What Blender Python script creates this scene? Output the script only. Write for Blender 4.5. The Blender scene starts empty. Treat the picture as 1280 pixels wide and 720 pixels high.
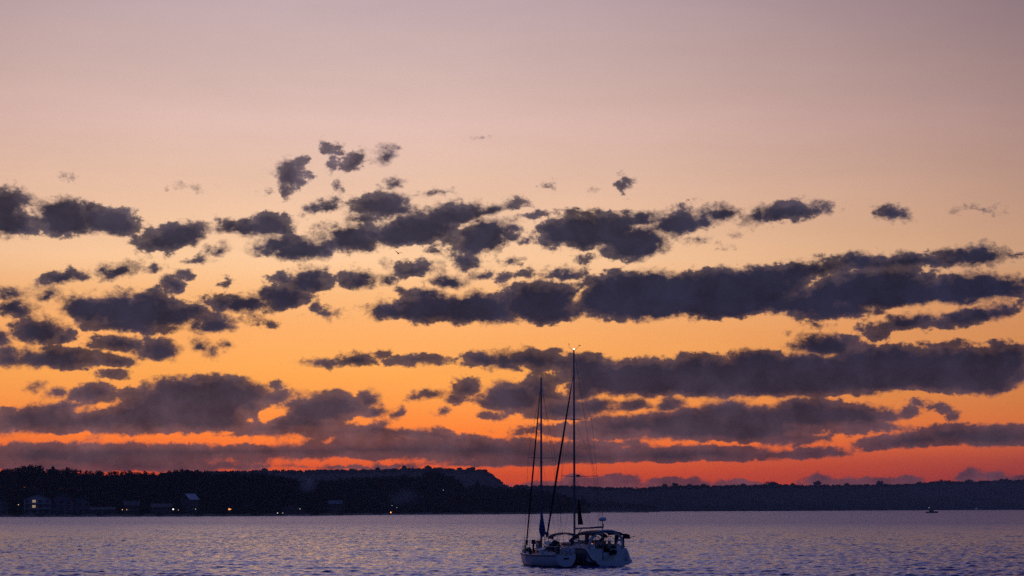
DENOISE=False
WATER_ROUGH=(.09,.38); RIPPLE=.22; WAVE=1.6; HAZE=1.1e-4
import bpy, bmesh, math, random
import numpy as np
from mathutils import Vector, Matrix

S = bpy.context.scene
COL = S.collection
R = math.radians

# ------------------------------------------------------------------ camera
F = 2388.0                       # focal length in pixels of a 1280 px wide picture
CAM_H = 4.65
PITCH = math.atan(274.0 / F)     # the water horizon lies 274 px under the middle of the picture
cam_d = bpy.data.cameras.new('camera')
cam = bpy.data.objects.new('camera', cam_d)
COL.objects.link(cam)
cam.location = (0, 0, CAM_H)
cam.rotation_euler = (R(90) + PITCH, 0, 0)
cam_d.sensor_fit = 'HORIZONTAL'
cam_d.angle = 2 * math.atan(640.0 / F)
cam_d.clip_start = 0.5
cam_d.clip_end = 30000
S.camera = cam

def ray(x, y):
    p = PITCH
    a, b, c = (x - 640.0), F, (360.0 - y)
    return Vector((a, b * math.cos(p) - c * math.sin(p), b * math.sin(p) + c * math.cos(p)))

def at(x, y, dist):
    """world point seen at photo position x, y whose distance along the water is dist"""
    d = ray(x, y)
    k = dist / math.hypot(d.x, d.y)
    return Vector((0, 0, CAM_H)) + d * k

def az_el(x, y):
    d = ray(x, y)
    return math.degrees(math.atan2(d.x, d.y)), math.degrees(math.atan2(d.z, math.hypot(d.x, d.y)))

# ------------------------------------------------------------------ exposure
S.view_settings.view_transform = 'Standard'
S.view_settings.look = 'None'
S.view_settings.exposure = 0
S.view_settings.gamma = 1
S.view_settings.use_curve_mapping = False
S.cycles.max_bounces = 6
S.cycles.diffuse_bounces = 2
S.cycles.glossy_bounces = 3
S.cycles.transparent_max_bounces = 8
S.cycles.volume_bounces = 0
S.cycles.sample_clamp_indirect = 4
S.cycles.use_denoising = DENOISE

def lin(rgb):
    return tuple((c / 255.0) / 12.92 if c / 255.0 <= 0.04045 else ((c / 255.0 + 0.055) / 1.055) ** 2.4 for c in rgb)

# ------------------------------------------------------------------ world: dusk sky with broken low clouds
W = bpy.data.worlds.new('World')
S.world = W
W.use_nodes = True
nt = W.node_tree
nt.nodes.clear()
NN, NL = nt.nodes, nt.links
PPD = F * math.pi / 180.0        # sky units per degree

def math_n(op, a, b=None, c=None, clamp=False):
    n = NN.new('ShaderNodeMath'); n.operation = op; n.use_clamp = clamp
    for i, v in enumerate((a, b, c)):
        if v is None: continue
        if isinstance(v, (int, float)): n.inputs[i].default_value = v
        else: NL.new(v, n.inputs[i])
    return n.outputs[0]

def vec_n(op, a, b=None):
    n = NN.new('ShaderNodeVectorMath'); n.operation = op
    for i, v in enumerate((a, b)):
        if v is None: continue
        if isinstance(v, (tuple, list)): n.inputs[i].default_value = v
        else: NL.new(v, n.inputs[i])
    return n

def ramp_n(fac, stops, interp='LINEAR'):
    n = NN.new('ShaderNodeValToRGB'); n.color_ramp.interpolation = interp
    e = n.color_ramp.elements
    while len(e) > 1: e.remove(e[-1])
    for i, (p, c) in enumerate(stops):
        q = e[0] if i == 0 else e.new(p)
        q.position = p; q.color = (c[0], c[1], c[2], 1)
    NL.new(fac, n.inputs[0])
    return n.outputs[0]

def mix_n(fac, a, b):
    n = NN.new('ShaderNodeMix'); n.data_type = 'RGBA'
    for sock, v in ((n.inputs[0], fac), (n.inputs[6], a), (n.inputs[7], b)):
        if isinstance(v, (int, float)): sock.default_value = v
        elif isinstance(v, tuple): sock.default_value = (v[0], v[1], v[2], 1)
        else: NL.new(v, sock)
    return n.outputs[2]

def sstep(v, lo, hi):
    n = NN.new('ShaderNodeMapRange'); n.interpolation_type = 'SMOOTHSTEP'
    NL.new(v, n.inputs[0])
    n.inputs[1].default_value = lo; n.inputs[2].default_value = hi
    n.inputs[3].default_value = 0; n.inputs[4].default_value = 1
    return n.outputs[0]

tc = NN.new('ShaderNodeTexCoord')
sep = NN.new('ShaderNodeSeparateXYZ')
NL.new(tc.outputs['Generated'], sep.inputs[0])
az = math_n('MULTIPLY', math_n('ARCTAN2', sep.outputs[0], sep.outputs[1]), F)
el = math_n('MULTIPLY', math_n('ARCSINE', sep.outputs[2]), F)
comb = NN.new('ShaderNodeCombineXYZ')
NL.new(az, comb.inputs[0]); NL.new(el, comb.inputs[1])
P = comb.outputs[0]

GLOW_AZ = az_el(400, 560)[0] * PPD
def glow(x, y=400):
    a, e = az_el(x, y)
    w = 1235 + (980 - 1235) * min(1, max(0, (e - 5.5) / 10.0))
    w = min(w, 950 + 300 * min(1, max(0, (e - 1.2) / 1.3)))
    return math.exp(-((a * PPD - GLOW_AZ) / w) ** 2)
def unveil(c, e):
    """sky radiance behind the haze that shows as c at elevation e (degrees)"""
    T = math.exp(-HAZE * min(4600, 77 / math.tan(math.radians(max(e, .3)))))
    return tuple(max(.001, (v - j * (1 - T)) / T) for v, j in zip(c, (.05, .045, .10)))

el90 = math_n('DIVIDE', el, 90.0 * PPD)
samples = [(640, 0, (190, 166, 169)), (100, 103, (209, 177, 168)), (610, 155, (223, 187, 177)), (360, 213, (232, 193, 171)),
           (25, 318, (245, 195, 150)), (500, 370, (251, 186, 125)), (570, 418, (254, 175, 104)), (300, 465, (255, 170, 86)),
           (465, 495, (255, 160, 80)), (525, 525, (255, 143, 68)), (235, 548, (254, 126, 58)), (425, 566, (238, 108, 60)), (425, 579, (220, 94, 61)),
           (870, 592, (192, 76, 56)), (870, 608, (178, 68, 55)), (870, 625, (168, 66, 58))]
stopsA = []
for x, y, c in samples:
    g = glow(x, y)
    l = lin(c)
    l = unveil(l, az_el(x, y)[1])
    stopsA.append((az_el(x, y)[1] / 90.0, tuple(max(0.0, (v - 0.02 * (1 - g)) / g / (k + (1 - k) * g)) for v, k in zip(l, (1.06, .83, .70)))))
stopsA += [(19 / 90, (.54, .47, .70)), (26 / 90, (.53, .49, .92)), (36 / 90, (.42, .43, .98)), (50 / 90, (.16, .21, .58)), (65 / 90, (.04, .06, .22)), (1.0, (.022, .040, .16))]
stopsA.sort()
stopsB = [(0, (.020, .022, .050)), (15 / 90, (.018, .030, .092)), (40 / 90, (.022, .046, .17)), (1.0, (.022, .040, .16))]
skyA = ramp_n(el90, stopsA)
skyB = ramp_n(el90, stopsB)
gw = NN.new('ShaderNodeMapRange'); NL.new(el, gw.inputs[0])
for i, v in enumerate((5.5 * PPD, 15.5 * PPD, 1235, 980)): gw.inputs[i + 1].default_value = v
gw2 = NN.new('ShaderNodeMapRange'); NL.new(el, gw2.inputs[0])
for i, v in enumerate((1.2 * PPD, 2.5 * PPD, 950, 1250)): gw2.inputs[i + 1].default_value = v
dz = math_n('DIVIDE', math_n('SUBTRACT', az, GLOW_AZ), math_n('MINIMUM', gw.outputs[0], gw2.outputs[0]))
gfac = math_n('EXPONENT', math_n('MULTIPLY', math_n('MULTIPLY', dz, dz), -1.0))
sky_warm = vec_n('MULTIPLY', skyA, mix_n(gfac, (1.06, .83, .70), (1.0, 1.0, 1.0))).outputs[0]     # redder away from the sunset point
sky_clear = mix_n(gfac, skyB, sky_warm)

def noise_n(vec, scale, detail, rough, dims='2D'):
    n = NN.new('ShaderNodeTexNoise'); n.noise_dimensions = dims
    n.inputs['Scale'].default_value = scale; n.inputs['Detail'].default_value = detail
    n.inputs['Roughness'].default_value = rough
    NL.new(vec, n.inputs['Vector'])
    return n

# faint uneven veil in the clear sky
stretch = vec_n('MULTIPLY', P, (0.35, 1.6, 1.0)).outputs[0]
veil = noise_n(stretch, 0.012, 4, 0.55)
veil_f = math_n('MULTIPLY_ADD', veil.outputs['Fac'], 0.10, 0.95)
sc_veil = vec_n('SCALE', sky_clear); NL.new(veil_f, sc_veil.inputs['Scale'])
sky_v = sc_veil.outputs[0]

bg_clear = NN.new('ShaderNodeBackground'); NL.new(sky_v, bg_clear.inputs[0])

# the clouds: x, y, half width, half height, tilt (degrees), thinning (px)
CLOUDS = [
 # upper bank, left
 (8,265,46,31,0,0),(80,271,52,23,2,0),(138,277,42,18,8,0),(168,300,10,8,0,3),(218,295,42,15,-14,-3.0),(300,285,42,10,0,-1.0),(335,282,34,13,-5,-2.0),
 (272,312,26,9,-10,4),(238,233,24,7,0,7),(86,222,9,4,0,5),(330,240,14,4,0,5),
 (364,217,23,17,0,0),(357,236,8,11,0,2),(414,185,15,9,0,4),(414,208,7,10,0,2),(440,200,24,11,-20,3),(484,194,17,11,-15,0),
 (404,257,24,9,-15,1),(428,235,12,10,0,7),(490,229,24,9,-15,6),(480,257,44,16,0,-1.0),(547,243,20,6,-10,4),
 (350,305,37,12,-8,-2.0),(376,310,36,15,0,-3.0),(445,298,34,19,0,-3.0),(520,286,54,20,-12,-3.0),(565,268,50,14,-8,-3.0),(612,262,38,9,-14,-2.0),
 (608,295,44,22,-15,0),(583,325,22,14,0,1),(545,312,18,8,0,7),(515,337,37,9,-4,1),(560,352,30,12,0,4),(632,346,9,7,0,2),
 (722,265,28,6,0,2),(700,291,38,17,0,0),(742,288,66,23,0,0),(790,302,44,22,0,0),(782,276,62,12,-2,1),(852,279,48,16,-12,-2.0),(902,267,22,11,-15,-2.0),
 (730,323,16,7,0,3),(779,232,9,12,25,3),(905,308,16,5,0,5),(918,291,8,4,0,4),(670,268,22,6,0,5),
 (978,266,56,12,-3,-3.0),(957,277,28,7,0,3),(1118,266,24,13,0,5),(1222,261,20,5,5,3),(1196,267,10,4,0,4),(600,172,16,3,0,6),(740,235,7,5,0,5),(690,235,12,7,0,8),
 (455,270,26,9,0,5),(505,262,22,9,-10,4),(415,283,22,8,0,5),(560,300,20,9,0,5),(640,283,14,8,0,5),(656,300,18,8,0,6),(330,300,18,7,0,5),(250,325,20,6,0,5),(380,335,16,6,0,5),(600,343,22,9,0,5),(480,330,12,6,0,5),(205,315,14,6,0,5),(870,300,20,7,0,5),(640,325,16,7,0,5),(690,310,14,6,0,5),
 (480,290,110,10,-10,-1),(400,306,60,9,-5,0),
 # middle bank, left
 (75,347,29,10,-8,0),(148,338,33,10,-12,0),(194,338,14,6,0,3),(215,354,15,11,0,1),(233,340,13,8,0,4),(10,366,28,10,0,0),(20,384,27,11,0,0),
 (62,370,25,10,0,1),(185,378,40,15,0,0),(170,389,80,22,0,0),(110,385,38,18,0,1),(212,393,46,16,0,0),(160,405,64,13,0,1),(45,413,33,17,0,1),(80,422,20,9,0,3),
 (5,421,13,11,0,1),(70,447,60,14,-2,0),(8,443,16,13,0,0),(150,430,38,9,0,2),(195,437,30,14,0,0),(145,450,26,9,0,2),(142,467,17,5,0,1),
 (265,405,30,12,0,0),(250,432,16,9,20,1),(268,441,12,8,0,1),(278,430,11,6,0,3),(300,380,47,13,0,0),(265,378,14,10,0,2),(355,372,40,15,-8,0),(388,350,31,14,-4,0),
 (318,400,20,6,0,4),(285,352,10,10,0,7),(447,348,23,12,4,0),(480,350,20,9,0,4),(398,384,11,10,20,2),(415,392,24,5,-4,2),(341,405,10,4,0,1),(350,350,20,10,0,5),
 (405,453,27,6,-3,1),(445,450,26,9,0,0),(474,443,9,6,0,1),(520,451,44,6,2,0),(505,362,12,8,0,5),(475,380,9,8,0,2),
 # the long bank, right
 (490,388,38,12,0,1),(540,384,58,20,0,0),(600,385,62,21,0,0),(680,378,64,25,0,0),(800,370,95,32,-2,0),(900,367,95,32,-2,0),(940,352,66,20,-6,0),
 (655,342,16,8,0,3),(702,342,28,9,-4,2),(1000,342,50,15,-10,0),(1000,367,78,26,0,0),(1100,362,86,26,0,0),(1040,386,66,13,0,1),(1075,327,64,11,-2,0),(1142,326,48,10,-2,0),
 (1215,319,47,14,0,0),(1265,320,15,4,-5,2),(1220,357,80,18,0,0),(1180,366,56,16,0,0),(1130,403,46,10,-5,1),(1098,415,12,8,-20,2),(1225,392,58,12,-8,0),
 (985,414,10,4,0,4),(1022,405,16,5,0,4),
 # the lower bank, right
 (1035,431,50,15,0,0),(1100,462,84,29,0,0),(1000,468,125,27,0,0),(1200,462,95,27,0,0),(1258,452,32,22,0,0),(1225,478,50,15,0,0),(900,472,105,26,0,0),(945,455,50,18,0,0),
 (870,457,42,15,0,0),(800,472,94,24,0,0),(720,468,62,25,0,0),(660,450,66,13,0,0),(610,450,30,11,5,0),(640,496,42,18,0,0),(700,484,52,18,0,0),
 (580,483,18,10,0,1),(568,497,12,6,0,1),(535,493,20,6,-8,3),(616,521,12,5,0,2),(553,515,11,5,-8,4),(497,516,12,8,-25,5),(1015,489,24,5,0,2),(1085,490,16,4,0,3),(1190,430,38,6,0,4),
 (705,512,46,11,0,0),(740,508,32,10,0,1),(792,507,26,8,0,3),(838,505,18,8,0,2),
 (750,537,68,6,0,1),(790,531,56,11,0,0),(860,530,66,19,0,0),(905,514,36,13,0,0),(935,530,62,21,0,0),(1010,514,48,16,0,0),(1060,519,64,12,2,0),(1075,530,40,6,4,1),(985,549,34,7,0,2),(1065,538,18,5,0,4),
 (1150,549,64,8,-4,0),(1235,545,75,11,0,0),(1185,542,40,8,0,0),(1017,565,20,4,-3,0),(1047,565,10,3,4,1),(975,569,17,2.5,0,1),
 (1191,521,8,5,0,2),(1136,515,8,3,0,1),(1167,509,10,3,0,1),(1146,505,7,3,0,3),
 # low bank, left
 (115,492,30,11,-6,1),(46,484,9,5,-15,1),(72,491,12,6,-10,3),(230,485,56,14,-3,0),(278,486,42,16,0,1),(230,511,115,28,0,0),(170,521,95,21,0,0),(100,521,64,17,0,0),(50,524,64,15,0,1),
 (28,513,20,6,-8,3),(10,536,28,9,0,1),(302,506,44,26,0,0),(345,495,22,7,-5,1),(340,480,14,6,-10,3),(402,510,60,16,-3,0),(375,526,44,12,0,1),(462,500,15,10,0,0),(466,515,14,8,0,3),
 (475,530,9,4,0,2),(345,536,44,9,-4,1),
 (60,567,66,11,0,0),(200,579,110,8,0,-1),(150,568,100,15,0,0),(280,565,125,17,0,0),(400,554,95,17,0,0),(452,550,62,16,0,0),(525,556,88,17,3,0),(600,566,88,16,0,0),(655,570,60,11,0,0),
 (725,559,52,6,0,1),(700,569,110,9,0,0),(850,567,112,8,-2,0),(785,552,7,3,0,1),(800,559,9,4,0,2),(365,577,22,4,-2,0),(115,553,16,5,0,1),(145,557,14,4,0,1),(555,571,20,4,0,2),
 (20,574,18,3,0,1),(70,582,60,6,0,2),(230,583,60,5,0,2),(450,582,40,2.5,0,1),
 (900,533,115,14,0,-1),(1000,521,85,13,0,-1),(760,540,70,6,0,-1),(330,566,330,7,0,-1),(520,559,150,11,0,-1),(640,567,130,8,0,0),
 # far bumps on the skyline
 (678,608,30,6,0,0),(716,605,16,9,0,0),(755,606,22,7,0,0),(778,603,20,7,0,0),(835,604,24,7,0,0),(866,606,18,6,0,0),(922,606,24,5,0,0),(1027,602,15,8,0,0),(1070,605,44,5,0,0),(1135,602,17,6,0,0),
 (1210,596,14,7,-15,0),(1243,596,16,6,0,0),(1272,599,12,4,0,0),
]
HOLES = [(240,548.5,150,6,0),(60,547,70,4,0),(430,578,100,5,0),(120,545,60,3,0),(650,471,13,8,-10),(686,467,12,5,-10),(702,486,7,5,0),(338,516,14,9,-20),(313,525,6,5,0),(41,266,5,6,-20),(728,368,6,2,-50),(1023,349,9,2,-25),(130,505,16,4,-15)]

# wind-torn edges: domain warp plus billowing noise
PS = vec_n('MULTIPLY', P, (1.0, 1.45, 1.0)).outputs[0]
n_w1 = noise_n(PS, 0.020, 3, 0.55)
n_w2 = noise_n(PS, 0.075, 4, 0.6)
w1 = vec_n('MULTIPLY', vec_n('SUBTRACT', n_w1.outputs['Color'], (.5, .5, .5)).outputs[0], (32, 15, 0)).outputs[0]
w2 = vec_n('MULTIPLY', vec_n('SUBTRACT', n_w2.outputs['Color'], (.5, .5, .5)).outputs[0], (16, 9, 0)).outputs[0]
far = NN.new('ShaderNodeMapRange'); NL.new(el, far.inputs[0])
for i, v in enumerate((1.0 * PPD, 6.0 * PPD, 0.5, 1.0)): far.inputs[i + 1].default_value = v
far = far.outputs[0]
ws = vec_n('SCALE', vec_n('ADD', w1, w2).outputs[0]); NL.new(far, ws.inputs['Scale'])
PW = vec_n('ADD', P, ws.outputs[0]).outputs[0]
n_e = noise_n(PS, 0.05, 6, 0.62)
edge = math_n('MULTIPLY', math_n('SUBTRACT', n_e.outputs['Fac'], 0.5), 24.0)
n_low = noise_n(P, 0.013, 2, 0.5)
feather = math_n('MULTIPLY_ADD', sstep(n_low.outputs['Fac'], .38, .66), 12.0, 6.0)
feather = math_n('MULTIPLY', feather, math_n('MULTIPLY_ADD', far, 1.3, -0.3))        # far clouds look crisper
n_f = noise_n(vec_n('MULTIPLY', P, (1.0, 1.3, 1.0)).outputs[0], 0.085, 6, 0.68)
wisp = math_n('MULTIPLY_ADD', math_n('SUBTRACT', n_f.outputs['Fac'], 0.5), 46.0, math_n('MULTIPLY_ADD', math_n('SUBTRACT', n_low.outputs['Color'], 0.5), 40.0, 1.0))
wisp = math_n('MULTIPLY_ADD', wisp, far, math_n('MULTIPLY_ADD', far, 6.0, -6.0))
edge = math_n('MULTIPLY', far, math_n('MULTIPLY_ADD', math_n('SUBTRACT', n_f.outputs['Fac'], 0.5), 15.0, edge))
n_b = noise_n(PW, 0.018, 6, 0.62)
relief = math_n('MULTIPLY_ADD', math_n('SUBTRACT', n_b.outputs['Fac'], 0.5), 1.7, 1.0)
core = ramp_n(math_n('DIVIDE', el, 10 * PPD), sorted([
    (az_el(640, 205)[1] / 10, lin((76, 66, 78))), (az_el(640, 268)[1] / 10, lin((58, 53, 68))), (az_el(640, 370)[1] / 10, lin((42, 42, 62))), (az_el(640, 440)[1] / 10, lin((47, 44, 60))),
    (az_el(640, 500)[1] / 10, lin((72, 58, 69))), (az_el(640, 545)[1] / 10, lin((84, 64, 70))), (az_el(640, 580)[1] / 10, lin((82, 60, 62))), (az_el(640, 604)[1] / 10, lin((118, 68, 70)))]))
azr = sstep(az, -300, 420)

ANGLES = [-50, -25, -15, -10, -5, 0, 5, 20]
TURNED = {}
for q in ANGLES:                 # the sky plane turned by each tilt a cloud may have
    if q == 0: TURNED[q] = PW; continue
    m = NN.new('ShaderNodeMapping'); m.vector_type = 'POINT'
    NL.new(PW, m.inputs[0]); m.inputs[2].default_value = (0, 0, R(q))
    TURNED[q] = m.outputs[0]

def ellipse(e):
    x, y, rx, ry, rot, thin = e
    if 480 < y < 596: thin -= 2.6
    q = min(ANGLES, key=lambda v: abs(v - rot))
    a, l = az_el(x, y)
    if ry >= 8: l -= 0.2 * ry / PPD; ry *= 1.25
    c = Matrix.Rotation(R(q), 2) @ Vector((a * PPD, l * PPD))
    m = NN.new('ShaderNodeVectorMath'); m.operation = 'MULTIPLY_ADD'
    NL.new(TURNED[q], m.inputs[0])
    m.inputs[1].default_value = (1 / rx, 1 / ry, 0)
    m.inputs[2].default_value = (-c.x / rx, -c.y / ry, 0)
    v = m.outputs[0]
    if ry >= 8:                  # domed top, flatter base
        v = vec_n('MAXIMUM', v, vec_n('MULTIPLY', v, (1, -1.55, 1)).outputs[0]).outputs[0]
    ln = vec_n('LENGTH', v).outputs['Value']
    k = 0.55 * ry + 0.45 * min(rx, 2.0 * ry)
    return math_n('MULTIPLY_ADD', ln, -k, k - 0.8 * thin)

def cloud_shader(lo, hi):
    """background for the strip of sky between photo heights lo and hi"""
    acc = None
    for e in CLOUDS:
        pad = e[3] + abs(math.sin(R(e[4]))) * e[2] + 34
        if e[1] + pad < lo or e[1] - pad > hi: continue
        d = ellipse(e)
        if acc is None: acc = d
        else:
            n = NN.new('ShaderNodeMath'); n.operation = 'SMOOTH_MAX'
            NL.new(acc, n.inputs[0]); NL.new(d, n.inputs[1]); n.inputs[2].default_value = 5.0
            acc = n.outputs[0]
    for h in HOLES:
        if h[1] + h[3] + 40 < lo or h[1] - h[3] - 40 > hi: continue
        d = ellipse(h + (0,))
        acc = math_n('MINIMUM', acc, math_n('MULTIPLY', d, -1.0))
    dens = math_n('ADD', math_n('ADD', acc, edge), 4.2)
    n = NN.new('ShaderNodeMapRange'); n.interpolation_type = 'SMOOTHSTEP'      # some edges crisp, some feathered
    NL.new(dens, n.inputs[0]); n.inputs[1].default_value = -1.5; NL.new(feather, n.inputs[2])
    solid = n.outputs[0]
    # torn veil round the solid cloud, only in places
    wd = math_n('ADD', math_n('ADD', acc, wisp), 1.0)
    wa = math_n('MULTIPLY', sstep(wd, -1.0, 15.0), 0.72)
    alpha = math_n('MAXIMUM', solid, wa)
    thick = sstep(dens, 1.0, 22.0)
    tone = math_n('MULTIPLY', relief, math_n('MULTIPLY_ADD', thick, -0.38, 1.33))
    tone = math_n('MULTIPLY', tone, math_n('MULTIPLY_ADD', azr, -0.24, 1.04))
    cool = mix_n(azr, core, vec_n('MULTIPLY', core, (.84, .95, 1.12)).outputs[0])
    s = vec_n('SCALE', cool); NL.new(tone, s.inputs['Scale'])
    rim = mix_n(math_n('MULTIPLY_ADD', thick, -0.09, 0.10), s.outputs[0], sky_v)
    col = mix_n(alpha, sky_v, rim)
    b = NN.new('ShaderNodeBackground'); NL.new(col, b.inputs[0])
    return b.outputs[0]

bands = [(150, 330), (330, 425), (425, 505), (505, 660)]
shader = bg_clear.outputs[0]
for lo, hi in bands:
    b = cloud_shader(lo, hi)
    top_el = az_el(640, lo)[1] * PPD
    f = math_n('LESS_THAN', el, top_el)
    ms = NN.new('ShaderNodeMixShader')
    NL.new(f, ms.inputs[0]); NL.new(shader, ms.inputs[1]); NL.new(b, ms.inputs[2])
    shader = ms.outputs[0]
wo = NN.new('ShaderNodeOutputWorld')
NL.new(shader, wo.inputs[0])
W.cycles.sampling_method = 'MANUAL'
W.cycles.sample_map_resolution = 512

# the sun has set: only a breath of its light is left, low over the far shore
sun_d = bpy.data.lights.new('sun', 'SUN')
sun_d.energy = 0.02
sun_d.angle = R(12)
sun_d.color = (1.0, 0.62, 0.42)
sun = bpy.data.objects.new('sun', sun_d); COL.objects.link(sun)
sa = R(az_el(400, 560)[0])
sdir = Vector((math.sin(sa) * math.cos(R(3)), math.cos(sa) * math.cos(R(3)), math.sin(R(3))))
sun.rotation_euler = sdir.to_track_quat('Z', 'Y').to_euler()

# ================================================================== helpers
def tag(o, label=None, cat=None, group=None, kind=None):
    if label: o['label'] = label
    if cat: o['category'] = cat
    if group: o['group'] = group
    if kind: o['kind'] = kind
    return o

def empty(name, loc, rz=0, label=None, cat=None, group=None):
    o = bpy.data.objects.new(name, None)
    COL.objects.link(o)
    o.location = loc; o.rotation_euler = (0, 0, rz)
    o.empty_display_size = 0.2
    return tag(o, label, cat, group)

def mat(name, color, rough=0.6, metal=0.0, noise=0.0, nscale=3.0, emit=None, estr=0.0, spec=0.5):
    m = bpy.data.materials.new(name); m.use_nodes = True
    t = m.node_tree; b = t.nodes['Principled BSDF']
    b.inputs['Base Color'].default_value = (*color, 1)
    b.inputs['Roughness'].default_value = rough
    b.inputs['Metallic'].default_value = metal
    b.inputs['Specular IOR Level'].default_value = spec
    if noise:
        tcn = t.nodes.new('ShaderNodeTexCoord'); n = t.nodes.new('ShaderNodeTexNoise')
        n.inputs['Scale'].default_value = nscale; n.inputs['Detail'].default_value = 5
        r = t.nodes.new('ShaderNodeValToRGB')
        r.color_ramp.elements[0].position = 0.3; r.color_ramp.elements[1].position = 0.7
        r.color_ramp.elements[0].color = (*[c * (1 - noise) for c in color], 1)
        r.color_ramp.elements[1].color = (*[min(1, c * (1 + noise)) for c in color], 1)
        t.links.new(tcn.outputs['Object'], n.inputs['Vector']); t.links.new(n.outputs['Fac'], r.inputs[0])
        t.links.new(r.outputs[0], b.inputs['Base Color'])
    if emit:
        b.inputs['Emission Color'].default_value = (*emit, 1)
        b.inputs['Emission Strength'].default_value = estr
    return m

class MB:
    """collects simple shapes; build() links them as one mesh object"""
    def __init__(s): s.v = []; s.f = []
    def add(s, vs, fs):
        n = len(s.v); s.v += [tuple(v) for v in vs]; s.f += [tuple(i + n for i in f) for f in fs]
        return s
    def box(s, c, d, rz=0.0, taper=1.0, rx=0.0):
        x, y, z = d[0] / 2, d[1] / 2, d[2] / 2
        M = Matrix.Rotation(rz, 3, 'Z') @ Matrix.Rotation(rx, 3, 'X')
        vs = []
        for k in (-1, 1):
            q = taper if k > 0 else 1
            for i, j in ((-1, -1), (1, -1), (1, 1), (-1, 1)):
                vs.append(Vector(c) + M @ Vector((i * x * q, j * y * q, k * z)))
        return s.add(vs, [(3, 2, 1, 0), (4, 5, 6, 7), (0, 1, 5, 4), (1, 2, 6, 5), (2, 3, 7, 6), (3, 0, 4, 7)])
    def tube(s, pts, rad, seg=8, squash=None):
        pts = [Vector(p) for p in pts]; n = len(pts)
        rr = rad if isinstance(rad, (list, tuple)) else [rad] * n
        rings = []
        for i, p in enumerate(pts):
            t = (pts[min(i + 1, n - 1)] - pts[max(i - 1, 0)])
            t = t.normalized() if t.length > 1e-9 else Vector((0, 0, 1))
            a = t.cross(Vector((0, 0, 1)) if abs(t.z) < 0.95 else Vector((0, 1, 0))).normalized(); b = t.cross(a)
            k = squash or (1, 1)
            rings.append([p + a * math.cos(2 * math.pi * j / seg) * rr[i] * k[0] + b * math.sin(2 * math.pi * j / seg) * rr[i] * k[1] for j in range(seg)])
        return s.rings(rings)
    def rings(s, rings, cap=True, closed=True):
        seg = len(rings[0]); vs = [v for r in rings for v in r]; fs = []
        for i in range(len(rings) - 1):
            for j in range(seg if closed else seg - 1):
                k = (j + 1) % seg
                fs.append((i * seg + j, i * seg + k, (i + 1) * seg + k, (i + 1) * seg + j))
        if cap and closed:
            fs.append(tuple(reversed(range(seg)))); e = (len(rings) - 1) * seg
            fs.append(tuple(e + j for j in range(seg)))
        return s.add(vs, fs)
    def ball(s, c, r, seg=10, rings=6):
        r = r if isinstance(r, (list, tuple)) else (r, r, r); rs = []
        for i in range(rings + 1):
            th = math.pi * (0.02 + 0.96 * i / rings)
            rs.append([(c[0] + r[0] * math.sin(th) * math.cos(2 * math.pi * j / seg), c[1] + r[1] * math.sin(th) * math.sin(2 * math.pi * j / seg), c[2] - r[2] * math.cos(th)) for j in range(seg)])
        return s.rings(rs)
    def grid(s, rows):
        n = len(rows[0]); vs = [v for r in rows for v in r]
        return s.add(vs, [(i * n + j, i * n + j + 1, (i + 1) * n + j + 1, (i + 1) * n + j) for i in range(len(rows) - 1) for j in range(n - 1)])
    def sheet(s, rows, th, axis=(0, 0, 1)):
        """a sheet with thickness th"""
        n = len(rows[0]); a = Vector(axis) * th
        up = [Vector(v) for r in rows for v in r]; lo = [v - a for v in up]; N = len(up); m = len(rows)
        fs = [(i * n + j, i * n + j + 1, (i + 1) * n + j + 1, (i + 1) * n + j) for i in range(m - 1) for j in range(n - 1)]
        fs += [tuple(N + k for k in reversed(f)) for f in fs]
        b = [j for j in range(n)] + [i * n + n - 1 for i in range(1, m)] + [(m - 1) * n + j for j in range(n - 2, -1, -1)] + [i * n for i in range(m - 2, 0, -1)]
        for i, p in enumerate(b):
            q = b[(i + 1) % len(b)]; fs.append((q, p, N + p, N + q))
        return s.add(up + lo, fs)
    def build(s, name, m, parent=None, smooth=False, label=None):
        me = bpy.data.meshes.new(name); me.from_pydata(s.v, [], s.f); me.update()
        if smooth: me.polygons.foreach_set('use_smooth', [True] * len(me.polygons))
        o = bpy.data.objects.new(name, me); COL.objects.link(o)
        me.materials.append(m)
        if parent: o.parent = parent
        if label: o['label'] = label
        return o

def np_mesh(name, verts, faces, m, smooth=False):
    """mesh object from numpy arrays (all faces with the same number of corners)"""
    me = bpy.data.meshes.new(name)
    nv, nf, k = len(verts), len(faces), faces.shape[1]
    me.vertices.add(nv); me.vertices.foreach_set('co', np.ascontiguousarray(verts, np.float32).ravel())
    me.loops.add(nf * k); me.loops.foreach_set('vertex_index', np.ascontiguousarray(faces, np.int32).ravel())
    me.polygons.add(nf); me.polygons.foreach_set('loop_start', np.arange(0, nf * k, k, dtype=np.int32))
    try: me.polygons.foreach_set('loop_total', np.full(nf, k, np.int32))
    except Exception: pass
    if smooth: me.polygons.foreach_set('use_smooth', np.ones(nf, bool))
    me.update(calc_edges=True)
    me.materials.append(m)
    o = bpy.data.objects.new(name, me); COL.objects.link(o)
    return o

def grid_faces(nr, nc):
    i = np.arange(nr - 1)[:, None] * nc + np.arange(nc - 1)[None, :]
    i = i.ravel()
    return np.stack([i, i + 1, i + nc + 1, i + nc], 1)

def copy_tree(o, parent=None):
    c = o.copy(); COL.objects.link(c); c.parent = parent
    for ch in o.children: copy_tree(ch, c)
    return c

def lerp(x, pts):
    if x <= pts[0][0]: return pts[0][1]
    for (a, p), (b, q) in zip(pts, pts[1:]):
        if x <= b: return p + (q - p) * (x - a) / (b - a)
    return pts[-1][1]

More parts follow.
